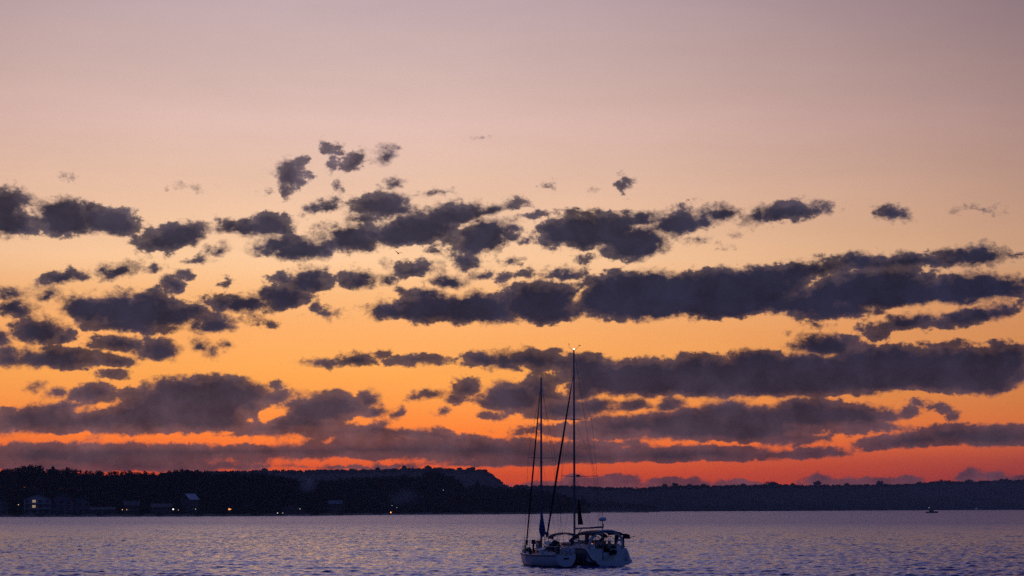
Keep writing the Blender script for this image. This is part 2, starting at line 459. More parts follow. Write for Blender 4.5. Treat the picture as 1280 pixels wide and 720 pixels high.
# ================================================================== water
def water_material():
    m = bpy.data.materials.new('lake_water'); m.use_nodes = True
    t = m.node_tree; N, L = t.nodes, t.links
    b = N['Principled BSDF']
    b.inputs['Base Color'].default_value = (.022, .046, .23, 1)
    pass
    b.inputs['IOR'].default_value = 1.33
    geo = N.new('ShaderNodeNewGeometry')
    # roughness rises along Y, standing in for wave slopes the far mesh cannot resolve
    sx = N.new('ShaderNodeSeparateXYZ'); L.new(geo.outputs['Position'], sx.inputs[0])
    mr = N.new('ShaderNodeMapRange'); L.new(sx.outputs[1], mr.inputs[0])
    for i, v in enumerate((130, 560, WATER_ROUGH[0], WATER_ROUGH[1])): mr.inputs[i + 1].default_value = v
    L.new(mr.outputs[0], b.inputs['Roughness'])
    def slopes(scale, det, amp, sx=1.0):
        mp = N.new('ShaderNodeVectorMath'); mp.operation = 'MULTIPLY'; mp.inputs[1].default_value = (sx, 1, 1)
        L.new(geo.outputs['Position'], mp.inputs[0])
        n = N.new('ShaderNodeTexNoise'); n.noise_dimensions = '2D'
        n.inputs['Scale'].default_value = scale; n.inputs['Detail'].default_value = det; n.inputs['Roughness'].default_value = 0.6
        L.new(mp.outputs[0], n.inputs['Vector'])
        a = N.new('ShaderNodeVectorMath'); a.operation = 'SUBTRACT'; a.inputs[1].default_value = (.5, .5, .5); L.new(n.outputs['Color'], a.inputs[0])
        q = N.new('ShaderNodeVectorMath'); q.operation = 'MULTIPLY'; q.inputs[1].default_value = (amp, amp * 1.3, 0); L.new(a.outputs[0], q.inputs[0])
        return q.outputs[0]
    s1 = slopes(3.2, 3, RIPPLE, 0.6)
    s2 = slopes(0.25, 3, RIPPLE * 0.9, 0.6)
    ad = N.new('ShaderNodeVectorMath'); L.new(s1, ad.inputs[0]); L.new(s2, ad.inputs[1])
    ad2 = N.new('ShaderNodeVectorMath'); L.new(ad.outputs[0], ad2.inputs[0]); L.new(geo.outputs['Normal'], ad2.inputs[1])
    nm = N.new('ShaderNodeVectorMath'); nm.operation = 'NORMALIZE'; L.new(ad2.outputs[0], nm.inputs[0])
    L.new(nm.outputs[0], b.inputs['Normal'])
    return m

def build_water():
    rad = [25.0]
    while rad[-1] < 112: rad.append(rad[-1] * 1.055)
    while rad[-1] < 3900: rad.append(rad[-1] + min(max((0.10 if rad[-1] < 600 else 0.22) * (rad[-1] / 129.0) ** 2, 0.09), 30))
    rad += [4200, 4500]
    r = np.array(rad)
    fine = np.radians(np.arange(-18.5, 18.5001, 0.029))
    out = np.radians(np.concatenate([np.arange(20, 180, 6.0), [180.0]]))
    a = np.concatenate([-out[::-1], fine, out])
    ds = np.gradient(r)[:, None]
    da = np.gradient(a)[None, :] * r[:, None]
    X = r[:, None] * np.sin(a)[None, :]; Y = r[:, None] * np.cos(a)[None, :]
    Z = np.zeros_like(X)
    rng = np.random.RandomState(5)
    cell = da * 1.3 + 0 * ds
    for k in range(90):
        lam = 0.28 * (1.8 / 0.28) ** rng.rand() if k < 72 else 2.4 * (9 / 2.4) ** rng.rand()
        th = R(200) + rng.randn() * (0.6 if k < 72 else 0.4)            # the wind blows over the lake towards the viewer
        kx, ky = math.sin(th) * 2 * math.pi / lam, math.cos(th) * 2 * math.pi / lam
        amp = WAVE * lam * 0.0036 * (1 if k < 72 else .5)
        fade = np.clip((lam / cell - 1.0) / 1.4, 0, 1)
        ph = kx * X + ky * Y + rng.rand() * 6.283
        Z += amp * fade * (np.sin(ph) + 0.22 * np.cos(2 * ph))
    # gusts: patches of rougher and calmer water
    gust = 1 + 0.15 * np.sin(X * 0.045 + Y * 0.011 + 1.3 * np.sin(Y * 0.017)) * np.sin(Y * 0.026 + X * 0.013)
    Z *= gust
    V = np.stack([X, Y, Z], 2).reshape(-1, 3)
    fc = grid_faces(len(r), len(a))
    hub = len(V); V = np.vstack([V, [[0, 0, 0]]])
    o = np_mesh('water', V, fc, water_material(), smooth=True)
    # the calm middle under the camera closes the sheet
    mi = MB(); n = 48
    mi.add([(25 * math.sin(2 * math.pi * i / n), 25 * math.cos(2 * math.pi * i / n), 0) for i in range(n)] , [tuple(reversed(range(n)))])
    me = mi.build('water_near', o.data.materials[0])
    bm = bmesh.new(); bm.from_mesh(o.data); bm.from_mesh(me.data); bm.to_mesh(o.data); bm.free()
    bpy.data.objects.remove(me)
    return tag(o, kind='structure')

build_water()

# ================================================================== land
M_ground = mat('dark_soil', (.035, .035, .022), .95, noise=.4, nscale=.2, spec=0)
M_hill = mat('wooded_hill', (.062, .062, .055), 1.0, noise=.35, nscale=.02, spec=0)
M_leaf = mat('foliage', (.030, .044, .020), .9, noise=.5, nscale=.35, spec=0)
M_leaf2 = mat('foliage_far', (.045, .055, .035), .9, noise=.4, nscale=.1, spec=0)
M_bark = mat('bark', (.05, .04, .03), .95, noise=.3, nscale=4)
M_sand = mat('beach_sand', (.16, .14, .11), .95, noise=.3, nscale=.3, spec=0)

def d_of(y):                       # distance of the water at photo height y
    return CAM_H * F / (y - 634.0)

SHORE = [(-300, 646.2), (0, 645.7), (220, 645.4), (330, 645.0), (400, 644.5), (450, 643.7), (560, 643.1), (660, 642.6), (700, 642.0), (745, 641.5)]
SKY_L = [(-300, 588), (0, 585), (14, 584), (27, 582.5), (45, 582), (58, 586.5), (65, 584), (72, 587), (78, 584), (90, 585.5), (100, 587), (115, 587.5), (130, 590), (150, 589), (172, 588), (186, 590),
         (205, 588), (225, 586.5), (240, 586), (255, 587), (270, 588.5), (290, 588.5), (310, 589), (325, 590), (340, 590.5), (355, 594), (375, 598), (388, 599), (400, 598), (420, 598), (430, 594.5), (451, 596),
         (470, 594), (491, 593.5), (505, 592), (520, 594.5), (530, 591), (542, 588), (554, 590.5), (566, 593), (574, 599), (580, 607), (585, 606), (597, 601.5), (613, 606), (634, 607.5), (660, 608.5), (680, 610), (696, 614), (706, 618),
         (715, 621), (724, 624), (731, 623), (735, 629), (737, 638)]

def shore_d(x): return d_of(lerp(x, SHORE))
def crest_z(x):                    # height of the ground under the skyline trees
    D = shore_d(x) + 170
    top = CAM_H + (634 - lerp(x, SKY_L)) / F * D
    return max(1.5, top - 13.0)

_rn = random.Random(11)
def ground_z(x, off):
    c = crest_z(x)
    if off < 0: return -0.6
    if off < 5: return 0.9 * off / 5
    if off < 52: return 0.9 + 0.9 * (off - 5) / 47
    if off < 170: return 1.8 + (c - 1.8) * (0.5 - 0.5 * math.cos(math.pi * (off - 52) / 118))
    if off < 330: return c
    return c + (-.6 - c) * min(1, (off - 330) / 120)

def dirx(x):                       # level direction of a photo column near the horizon
    d = ray(x, 634); h = math.hypot(d.x, d.y)
    return Vector((d.x / h, d.y / h, 0))

def land_l(x, off):
    p = dirx(x) * (shore_d(x) + off); p.z = ground_z(x, off); return p

rows = []
for off in (-12, 0, 5, 14, 30, 52, 75, 100, 130, 170, 230, 330, 390, 450):
    rows.append([land_l(x, off) + Vector((0, 0, (_rn.random() - .5) * (.25 if off < 60 else 1.0) if off > 3 else 0)) for x in range(-300, 739, 6)])
MB().grid(rows).build('ground', M_ground, smooth=True)
tag(bpy.data.objects['ground'], kind='structure')
# narrow beach at the water's edge
rows = [[land_l(x, o) + Vector((0, 0, .06 + .25 * math.sin(x * .21) * math.sin(x * .043) * (o > 4))) for x in range(-300, 739, 4)] for o in (-4, 1, 5, 9)]
tag(MB().grid(rows).build('beach', M_sand, smooth=True), kind='structure')

# low sandy spit beyond the tip of the wood
def spit(x, off):
    p = dirx(x) * (1490 + 14 * math.sin(x * .07) + off + (x - 700) * 1.6); p.z = (-.5, .28, .32, -.5)[off // 8] if x < 812 else -.6; return p
tag(MB().grid([[spit(x, o) for x in range(690, 820, 4)] for o in (0, 8, 16, 24)]).build('sand_spit', M_sand, smooth=True), kind='structure')

# mid-distance low wooded point
def point_z(x): return 2.2 if x < 815 else max(-.5, 2.2 - (x - 815) * .25)
tag(MB().grid([[dirx(x) * (1850 + o) + Vector((0, 0, -.5 if o in (0, 240) else point_z(x) * (1 if o > 20 else .4))) for x in range(690, 835, 4)] for o in (0, 12, 40, 160, 240)]).build('low_point', M_hill, smooth=True), kind='structure')

# flat-topped bluff behind the wood
SKY_B = [(120, 594), (200, 592), (280, 590), (310, 589), (340, 588.5), (375, 588.5), (400, 588), (440, 588), (470, 587.5), (505, 586), (530, 586), (545, 585.5), (560, 586.5), (590, 587), (605, 588), (611, 591), (618, 596), (625, 601.5), (633, 607), (642, 611), (660, 616), (700, 626)]
SKY_R = [(420, 612), (600, 606), (660, 607), (700, 607), (735, 608.5), (770, 609.5), (800, 610), (830, 608.5), (845, 607.5), (870, 607.5), (930, 607), (955, 606.5), (966, 605), (975, 606), (1000, 607), (1020, 606.5), (1060, 607), (1100, 606), (1125, 606), (1150, 605), (1170, 603), (1175, 602.5), (1200, 603), (1240, 602), (1280, 601), (1600, 598)]
SHORE_R = [(420, 1950), (700, 2000), (830, 2090), (1000, 2450), (1280, 3400), (1600, 4200)]

def ridge(name, x0, x1, step, sky, near, depth, tree_h, seed):
    rng = np.random.RandomState(seed)
    xs = np.arange(x0, x1 + .1, step)
    nr = 34
    V = []
    dirs = [dirx(x) for x in xs]; nd = [near(x) for x in xs]
    top = [CAM_H + (634 - lerp(x, sky)) / F * (near(x) + depth) - tree_h for x in xs]
    for i in range(nr):
        t = i / (nr - 4.0)
        for d, n, z in zip(dirs, nd, top):
            if t <= 1: h = -.8 if i == 0 else (0.12 + .88 * t ** .85) * z
            else: h = z * (1 - (t - 1) * 3)
            j = 0 if i == 0 else rng.rand()
            V.append((d.x * (n + depth * t), d.y * (n + depth * t), h + j * j * tree_h * (1.1 if t <= 1 else .4)))
    o = np_mesh(name, np.array(V), grid_faces(nr, len(xs)), M_hill, smooth=False)
    tag(o, kind='structure')
    return top

ridge('bluff_hill', 120, 700, 2.6, SKY_B, lambda x: 2150, 550, 4.5, 3)
ridge('far_hills', 420, 1430, 3.2, SKY_R, lambda x: lerp(x, SHORE_R), 480, 4.5, 4)

# ------------------------------------------------------------------ foliage
def leaf_quads(rng, centres, radii, per, size, flat=.8):
    """many small leaf-clump faces spread through blobs"""
    V, Fq = [], []
    for c, r in zip(centres, radii):
        n = per
        d = rng.randn(n, 3); d /= np.linalg.norm(d, axis=1)[:, None]
        rr = r * (0.35 + 0.75 * rng.rand(n) ** .6)
        p = np.array(c) + d * rr[:, None] * np.array([1, 1, flat])
        u = rng.randn(n, 3); u /= np.linalg.norm(u, axis=1)[:, None]
        w = np.cross(u, rng.randn(n, 3)); w /= np.linalg.norm(w, axis=1)[:, None]
        s = (size * (0.5 + rng.rand(n)))[:, None]
        b = len(V) * 4
        q = np.stack([p - u * s, p - w * s * .6, p + u * s, p + w * s * .6], 1)
        V.append(q)
    V = np.concatenate(V).reshape(-1, 3)
    return V, np.arange(len(V)).reshape(-1, 4)

def make_tree(seed, kind):
    """a tree 1 unit high: trunk with limbs, crown of leaf clumps"""
    rng = np.random.RandomState(seed)
    t = MB()
    lean = rng.randn() * .03
    t.tube([(0, 0, -.03), (lean * .4, 0, .25), (lean, .01, .55), (lean * 1.2, .015, .85)], [.028, .022, .015, .004], 7)
    cs, rs = [], []
    if kind == 'broad':
        n = 15
        for i in range(n):
            h = .34 + .56 * rng.rand(); w = .34 * math.sin(math.pi * min(1, (h - .18) / .86)) ** .7
            a = rng.rand() * 6.28; q = w * (.35 + .65 * rng.rand())
            c = (lean + q * math.cos(a), q * math.sin(a), h)
            cs.append(c); rs.append(.10 + .06 * rng.rand())
            if i % 2 == 0: t.tube([(lean * .6, 0, h * .55), (c[0] * .5, c[1] * .5, h * .8), c], [.011, .008, .003], 5)
        cs.append((lean, 0, .9)); rs.append(.10)
    elif kind == 'tall':
        for i in range(13):
            h = .3 + .62 * rng.rand(); w = .2 * math.sin(math.pi * min(1, (h - .2) / .84)) ** .6
            a = rng.rand() * 6.28; q = w * (.4 + .6 * rng.rand())
            c = (lean + q * math.cos(a), q * math.sin(a), h)
            cs.append(c); rs.append(.075 + .05 * rng.rand())
            if i % 2 == 0: t.tube([(lean * .6, 0, h * .6), c], [.009, .003], 5)
        cs.append((lean, 0, .94)); rs.append(.06)
    else:   # conifer
        for i in range(20):
            h = .16 + .8 * i / 20.0; w = .19 * (1.02 - h) + .01
            for a in (rng.rand() * 6.28, rng.rand() * 6.28):
                cs.append((w * math.cos(a), w * math.sin(a), h)); rs.append(.03 + .055 * (1 - h))
            t.tube([(0, 0, h), (w * math.cos(a), w * math.sin(a), h - .02)], [.006, .002], 4)
        cs.append((0, 0, .97)); rs.append(.025)
    V, Q = leaf_quads(rng, cs, rs, 44 if kind != 'conifer' else 18, .028)
    V[:, 2] *= 1.0 / V[:, 2].max()
    root = empty('tree', (0, 0, 0))
    t.build('trunk', M_bark, root)
    c = np_mesh('crown', V, Q, M_leaf); c.parent = root
    return root

PROTO = [make_tree(21, 'broad'), make_tree(22, 'broad'), make_tree(23, 'broad'), make_tree(24, 'tall'), make_tree(25, 'tall'), make_tree(26, 'conifer')]
used = set()
def plant(x, dist, z, height, label, group, kind=None, width=1.0, rng=_rn):
    k = kind if kind is not None else rng.choice((0, 0, 1, 1, 2, 2, 3, 4))
    o = PROTO[k] if k not in used else copy_tree(PROTO[k])
    used.add(k)
    p = dirx(x) * dist
    o.location = (p.x, p.y, z - .15); o.rotation_euler.z = rng.random() * 6.28
    o.scale = (height * width, height * width, height)
    return tag(o, label, 'tree', group)

G_TOP = 'trees along the skyline of the left wood'
L_TOP = 'dark treetop among many along the skyline of the left shore wood'
G_FRONT = 'trees on the slope of the left wood'
L_FRONT = 'dark leafy tree crowded on the slope behind the left beach'

# single trees one can pick out
SPECIAL = [(36, 582.0, 'tallest broad dark tree on the skyline above the pale balconied house', 0, 1.25),
           (65, 583.8, 'narrow lone dark treetop right of the tallest clump on the left skyline', 4, 1.0),
           (544, 587.6, 'large rounded dark tree rising in front of the end of the flat bluff', 1, 1.3),
           (597, 601.0, 'pointed dark tree below the sloping end of the flat bluff', 5, 1.1),
           (731, 622.8, 'bushy dark tree at the right tip of the left wood, beside the taller mast', 2, 1.15)]
for x, y, lab, k, w in SPECIAL:
    off = 150 if x < 700 else 60
    D = shore_d(x) + off
    z = ground_z(x, off); top = CAM_H + (634 - y) / F * D
    plant(x, D, z, max(7, top - z), lab, None, k, w)

x = -44.0
while x < 736:
    for o2 in (172, 150):
        xx = x + _rn.uniform(-3, 3) + (4 if o2 == 150 else 0)
        if xx > 735: continue
        off = o2 + _rn.uniform(-10, 10)
        if xx > 700: off = 40 + _rn.uniform(0, 60)
        D = shore_d(xx) + off; z = ground_z(xx, off)
        top = CAM_H + (634 - (lerp(xx, SKY_L) + (_rn.choice((0, .5, 1.2, 2.5)) if o2 == 172 else _rn.uniform(1, 5)))) / F * D
        if top - z > 4: plant(xx, D, z, top - z, L_TOP, G_TOP, width=_rn.uniform(.8, 1.2))
    x += 9.0
HOUSE_X = [(-14, 10), (29, 63), (62, 91), (88, 112), (112, 144), (155, 174), (189, 217), (232, 256), (350, 380), (409, 430)]
x = -40.0
while x < 730:
    for off0, hh in ((118, 12), (74, 10.5)):
        xx = x + _rn.uniform(-5, 5); off = off0 + _rn.uniform(-12, 12)
        D = shore_d(xx) + off; z = ground_z(xx, off)
        h = min(hh * _rn.uniform(.8, 1.15), CAM_H + (634 - lerp(xx, SKY_L) - 2) / F * D - z)
        if h > 4: plant(xx, D, z, h, L_FRONT, G_FRONT, width=_rn.uniform(.9, 1.25))
    x += 15.5
# small trees right at the beach where no house stands
x = -20.0
while x < 728:
    xx = x + _rn.uniform(-4, 4); off = _rn.uniform(24, 48)
    if not any(a - 3 < xx < b + 3 for a, b in HOUSE_X):
        D = shore_d(xx) + off; plant(xx, D, ground_z(xx, off), _rn.uniform(5, 9), L_FRONT, G_FRONT, kind=_rn.choice((0, 1, 2)), width=1.2)
    x += 17
G_PT = 'trees on the distant low point'
for i in range(20):
    x = 728 + i * 4.9 + _rn.uniform(-1, 1); D = 1850 + _rn.uniform(20, 120)
    y = lerp(x, [(725, 625), (740, 626.5), (755, 625), (770, 626.5), (780, 627), (790, 628), (805, 629.5), (822, 632)]) + _rn.uniform(0, 1.2)
    plant(x, D, point_z(x) * .9, CAM_H + (634 - y) / F * D - point_z(x) * .9, 'small dark tree in the row on the distant low point right of the masts', G_PT, kind=_rn.choice((0, 1, 2)), width=1.1)

# the closed canopy between those trees, too dense to count
rng = np.random.RandomState(77)
cs, rs = [], []
for i in range(4200):
    x = rng.uniform(-290, 728); off = rng.uniform(66, 300) if x < 690 else rng.uniform(40, 110)
    D = shore_d(x) + off; z = ground_z(x, off)
    lim = CAM_H + (634 - lerp(x, SKY_L) - 3.0) / F * D
    h = min(z + rng.uniform(2, 9), lim - 2)
    if h < z: continue
    p = dirx(x) * D; cs.append((p.x, p.y, h)); rs.append(rng.uniform(2.2, 3.6))
for i in range(700):                 # undergrowth along the beach
    x = rng.uniform(-290, 732); off = rng.uniform(12, 60)
    if off < 46 and any(a - 2 < x < b + 2 for a, b in HOUSE_X): continue
    D = shore_d(x) + off; p = dirx(x) * D
    cs.append((p.x, p.y, ground_z(x, off) + rng.uniform(.5, 2.2))); rs.append(rng.uniform(1.0, 2.2))
V, Q = leaf_quads(rng, cs, rs, 22, .85, .9)
tag(np_mesh('forest_canopy', V, Q, M_leaf), 'dense black-green mass of woodland filling the left shore', 'forest', kind='stuff')

# woods on the far crests
def crest_wood(name, sky, x0, x1, dist, n, seed, bumps, label):
    rng = np.random.RandomState(seed); cs, rs = [], []
    for i in range(n):
        x = rng.uniform(x0, x1); D = dist(x) + rng.uniform(-60, 10)
        z = CAM_H + (634 - lerp(x, sky)) / F * D
        r = rng.uniform(2.0, 3.6)
        p = dirx(x) * D; cs.append((p.x, p.y, z - r * rng.uniform(.8, 1.6))); rs.append(r)
    for x, y, w in bumps:
        D = dist(x) - 10
        z = CAM_H + (634 - y) / F * D
        for k in range(5):
            r = w * D / F * rng.uniform(.2, .34); p = dirx(x + rng.uniform(-.4, .4) * w) * D
            cs.append((p.x, p.y, z - r * rng.uniform(.7, 1.6))); rs.append(r)
    V, Q = leaf_quads(rng, cs, rs, 60, 1.5, .9)
    tag(np_mesh(name, V, Q, M_leaf2), label, 'woodland', kind='stuff')
crest_wood('bluff_woodland', SKY_B, 200, 640, lambda x: 2700, 420, 5,
           [(505, 583, 5), (536, 583, 10), (547, 585, 8), (575, 585.5, 5), (590, 585, 5), (440, 586.5, 6), (472, 585.5, 6), (420, 587, 6), (330, 587, 6), (585, 586, 3), (606, 588, 4)], 'dark tree line along the top of the flat bluff')
crest_wood('far_woodland', SKY_R, 640, 1330, lambda x: lerp(x, SHORE_R) + 480, 700, 6,
           [(843, 604.5, 7), (830, 606, 5), (861, 606.5, 4), (880, 606, 6), (963, 601.5, 15), (969, 603, 10), (1022, 602.5, 7), (1101, 602.5, 7), (1175, 600.5, 12), (1185, 602, 8), (1212, 600, 8), (1255, 600, 10), (993, 605, 6), (930, 605.5, 6), (1060, 605, 7), (1150, 603.5, 8)], 'dark wooded crest of the long hills across the lake')

# ================================================================== haze
hz = MB().box((0, 0, 40.4), (9200, 9200, 83.2))
M_haze = bpy.data.materials.new('haze_air'); M_haze.use_nodes = True
t = M_haze.node_tree; t.nodes.clear()
pv = t.nodes.new('ShaderNodeVolumePrincipled'); ou = t.nodes.new('ShaderNodeOutputMaterial')
pv.inputs['Color'].default_value = (.76, .78, .94, 1)
pv.inputs['Density'].default_value = HAZE
t.links.new(pv.outputs[0], ou.inputs['Volume'])
if HAZE > 0:
    tag(hz.build('haze', M_haze), kind='stuff')

# ================================================================== houses on the left shore
M_white = mat('white_siding', (.42, .42, .43), .8, noise=.06, nscale=2)
M_grey = mat('grey_siding', (.15, .15, .17), .85, noise=.12, nscale=2)
M_brown = mat('brown_siding', (.16, .12, .10), .85, noise=.2, nscale=2)
M_roof = mat('shingle_roof', (.07, .07, .075), .9, noise=.25, nscale=3)
M_tin = mat('pale_metal_roof', (.42, .42, .44), .5, noise=.08, nscale=1)
M_glass = mat('window_glass', (.02, .025, .03), .12)
M_lit = mat('lit_window', (.3, .25, .2), .5, emit=(1.0, .74, .45), estr=.32)
M_trim = mat('pale_trim', (.26, .26, .27), .7)

def house(x0, x1, ytop, off, floors, wall, roof, label, lit=(), balcony=False, gable_front=True, cols=3, roof_h=.35, depth=9.0, turn=0.0):
    xc = (x0 + x1) / 2; D = shore_d(xc) + off
    w = (x1 - x0) / F * D
    z0 = ground_z(xc, off) - .2
    H = CAM_H + (634 - ytop) / F * D - z0
    d = dirx(xc); p = d * D
    r = empty('house', (p.x, p.y, z0), -math.atan2(d.x, d.y) + turn, label, 'house', None)
    hw = H * (1 - roof_h)
    b = MB().box((0, depth / 2, hw / 2), (w, depth, hw))
    if gable_front: b.add([(-w / 2, .002, hw), (w / 2, .002, hw), (0, .002, H * .985), (-w / 2, depth, hw), (w / 2, depth, hw), (0, depth, H * .985)], [(0, 1, 2), (5, 4, 3)])
    b.build('wall', wall, r)
    e = .5; th = .22
    ro = MB()
    if gable_front:
        for s in (-1, 1):
            ro.sheet([[(s * (w / 2 + e), -e, hw - e * (H - hw) / (w / 2) + .06), (0, -e, H + .06)][::s], [(s * (w / 2 + e), depth + e, hw - e * (H - hw) / (w / 2) + .06), (0, depth + e, H + .06)][::s]], th)
    else:
        ro.sheet([[(-w / 2 - e, -e, hw + .02), (w / 2 + e, -e, hw + .02)], [(-w / 2 - e, depth / 2, H), (w / 2 + e, depth / 2, H)], [(-w / 2 - e, depth + e, hw + .02), (w / 2 + e, depth + e, hw + .02)]], th)
    ro_o = ro.build('roof', roof, r)
    MB().box((w * .22, depth * .6, H * .96), (.6, .6, H * .22)).build('chimney', M_grey, ro_o)
    fh = hw / floors
    for f in range(floors):
        for c in range(cols):
            cx = -w / 2 + w * (c + .5) / cols; cz = fh * (f + .52)
            ww, wh = w / cols * .5, fh * .5
            fr = MB().box((cx, -.05, cz), (ww + .25, .12, wh + .25)).build('window', M_trim, r)
            MB().box((cx, -.125, cz), (ww, .05, wh)).build('pane', M_lit if (f, c) in lit else M_glass, fr)
    if balcony:
        for f in range(1, floors):
            m = MB().box((0, -.9, fh * f - .02), (w * .96, 1.55, .16)).box((0, -1.62, fh * f + 1.0), (w * .96, .06, .08))
            n = int(w / .7)
            for i in range(n + 1): m.box((-w * .48 + w * .96 * i / n, -1.62, fh * f + .5), (.06, .05, .95))
            for s in (-1, 0, 1): m.box((s * w * .46, -1.55, fh * f / 2 + .02 - (fh / 2 if f > 1 else 0) + (fh / 2 if f > 1 else 0)), (.16, .16, fh * f - .2))
            m.build('balcony', M_trim, r)
    MB().box((w * .3, -.06, 1.0), (.95, .1, 2.0)).build('door', M_brown, r)
    return r

house(-14, 9, 622, 26, 2, M_grey, M_roof, 'pale grey gabled house at the left edge of the far shore')
house(31, 62, 618, 28, 3, M_white, M_roof, 'white three storey house with balconies and two lit windows', lit=((2, 1), (1, 1)), balcony=True, cols=4, roof_h=.24)
house(63, 90, 617.5, 34, 3, M_grey, M_roof, 'dim grey gabled house right of the white balconied house', roof_h=.3)
house(91, 111, 620, 36, 2, M_grey, M_roof, 'dim gabled house between the grey house and the low boathouse', roof_h=.32)
house(114, 143, 634, 16, 1, M_grey, M_roof, 'low flat boathouse at the water beside the row of gabled houses', gable_front=False, cols=4, roof_h=.3, depth=6)
house(156, 173, 626.5, 32, 2, M_brown, M_roof, 'small dark house just right of the two warm shore lamps', gable_front=False)
house(190, 214, 629.5, 30, 2, M_brown, M_roof, 'dark long-roofed house left of the bright white shore lamp', gable_front=False, cols=4)
house(236, 249, 617.5, 44, 3, M_brown, M_tin, 'dark tall house with a pale sloping metal roof', gable_front=False, roof_h=.30, depth=7, turn=R(38))
house(352, 378, 630, 30, 1, M_brown, M_roof, 'low dark house on the shore under the drifting smoke', roof_h=.5)
house(411, 427, 625.5, 34, 2, M_brown, M_grey, 'small house with dull grey roof right of the smoke', gable_front=False, roof_h=.28, depth=7)

# ------------------------------------------------------------------ lamps, fire, smoke
M_post = mat('lamp_post', (.05, .05, .05), .6, metal=.5)
def lamp(x, y, off, col, st, rad, label, gname=None):
    D = shore_d(x) + off; d = dirx(x); p = d * D; z0 = ground_z(x, off)
    z = CAM_H + (634 - y) / F * D
    r = empty('lamp', (p.x, p.y, z0 - .1), 0, label, 'lamp', gname)
    h = max(z - z0, .6)
    MB().tube([(0, 0, 0), (0, 0, h - rad)], [.09, .06], 8).build('post', M_post, r)
    MB().ball((0, 0, h + .1), rad).build('lamp_globe', mat('lamp_light', (.5, .4, .3), .5, emit=col, estr=st), r, smooth=True)
lamp(153, 637, 14, (1, .5, .24), 1.1, .24, 'left of two small warm shore lamps right of the low boathouse')
lamp(158.5, 637, 13, (1, .54, .28), .9, .22, 'right of two small warm shore lamps right of the low boathouse')
lamp(216.5, 636.5, 13, (1, .88, .70), 3, .32, 'bright white shore lamp left of the house with pale metal roof')
lamp(223, 637.3, 12, (1, .55, .3), .6, .2, 'faint amber shore lamp just right of the bright white lamp')
lamp(244.5, 636.3, 12, (1, .66, .38), .9, .2, 'small warm shore lamp below the pale metal roof')
lamp(286.5, 636.5, 13, (1, .34, .08), 2.0, .42, 'wide bright orange shore lamp standing alone in the dark wood edge')
lamp(288.3, 636.5, 13, (1, .38, .10), 1.4, .28, 'second orange shore lamp touching the bright orange one')
lamp(347, 641.8, 9, (.95, .92, .85), 1.0, .26, 'left white lamp of a pair low on the beach under the smoke')
lamp(353.5, 641.3, 9, (1, .85, .7), .7, .22, 'right dimmer lamp of the pair low on the beach under the smoke')
lamp(375, 636, 22, (1, .8, .6), .8, .22, 'very faint lamp on the dark house wall side under the smoke')
lamp(23, 631, 22, (1, .6, .35), 1.2, .22, 'faint amber lamp left of the white balconied house')
lamp(490, 632, 22, (.9, .92, 1), .35, .24, 'faint whitish lamp above the beach fire, left one')
lamp(496, 634.5, 22, (.9, .92, 1), .35, .24, 'faint whitish lamp above the beach fire, right one')
lamp(554, 613, 80, (.9, .92, 1), .5, .26, 'faint lamp high among trees below the rounded tree')

fx, fo = 488.5, 8
D = shore_d(fx) + fo; p = dirx(fx) * D
fr = empty('campfire', (p.x, p.y, ground_z(fx, fo)), 0, 'small orange campfire glowing on the beach below two faint lamps', 'campfire')
lg = MB()
for a in range(5): lg.tube([(math.cos(a * 1.26) * .7, math.sin(a * 1.26) * .7, .05), (0, 0, .5)], .09, 6)
lg.build('logs', M_bark, fr)
fl = MB().tube([(0, 0, .1), (.05, 0, .45), (-.03, 0, .8), (.04, 0, 1.15)], [.36, .42, .2, .02], 9)
fl.build('flame', mat('fire', (.4, .1, .02), .5, emit=(1, .34, .06), estr=2.6), fr)

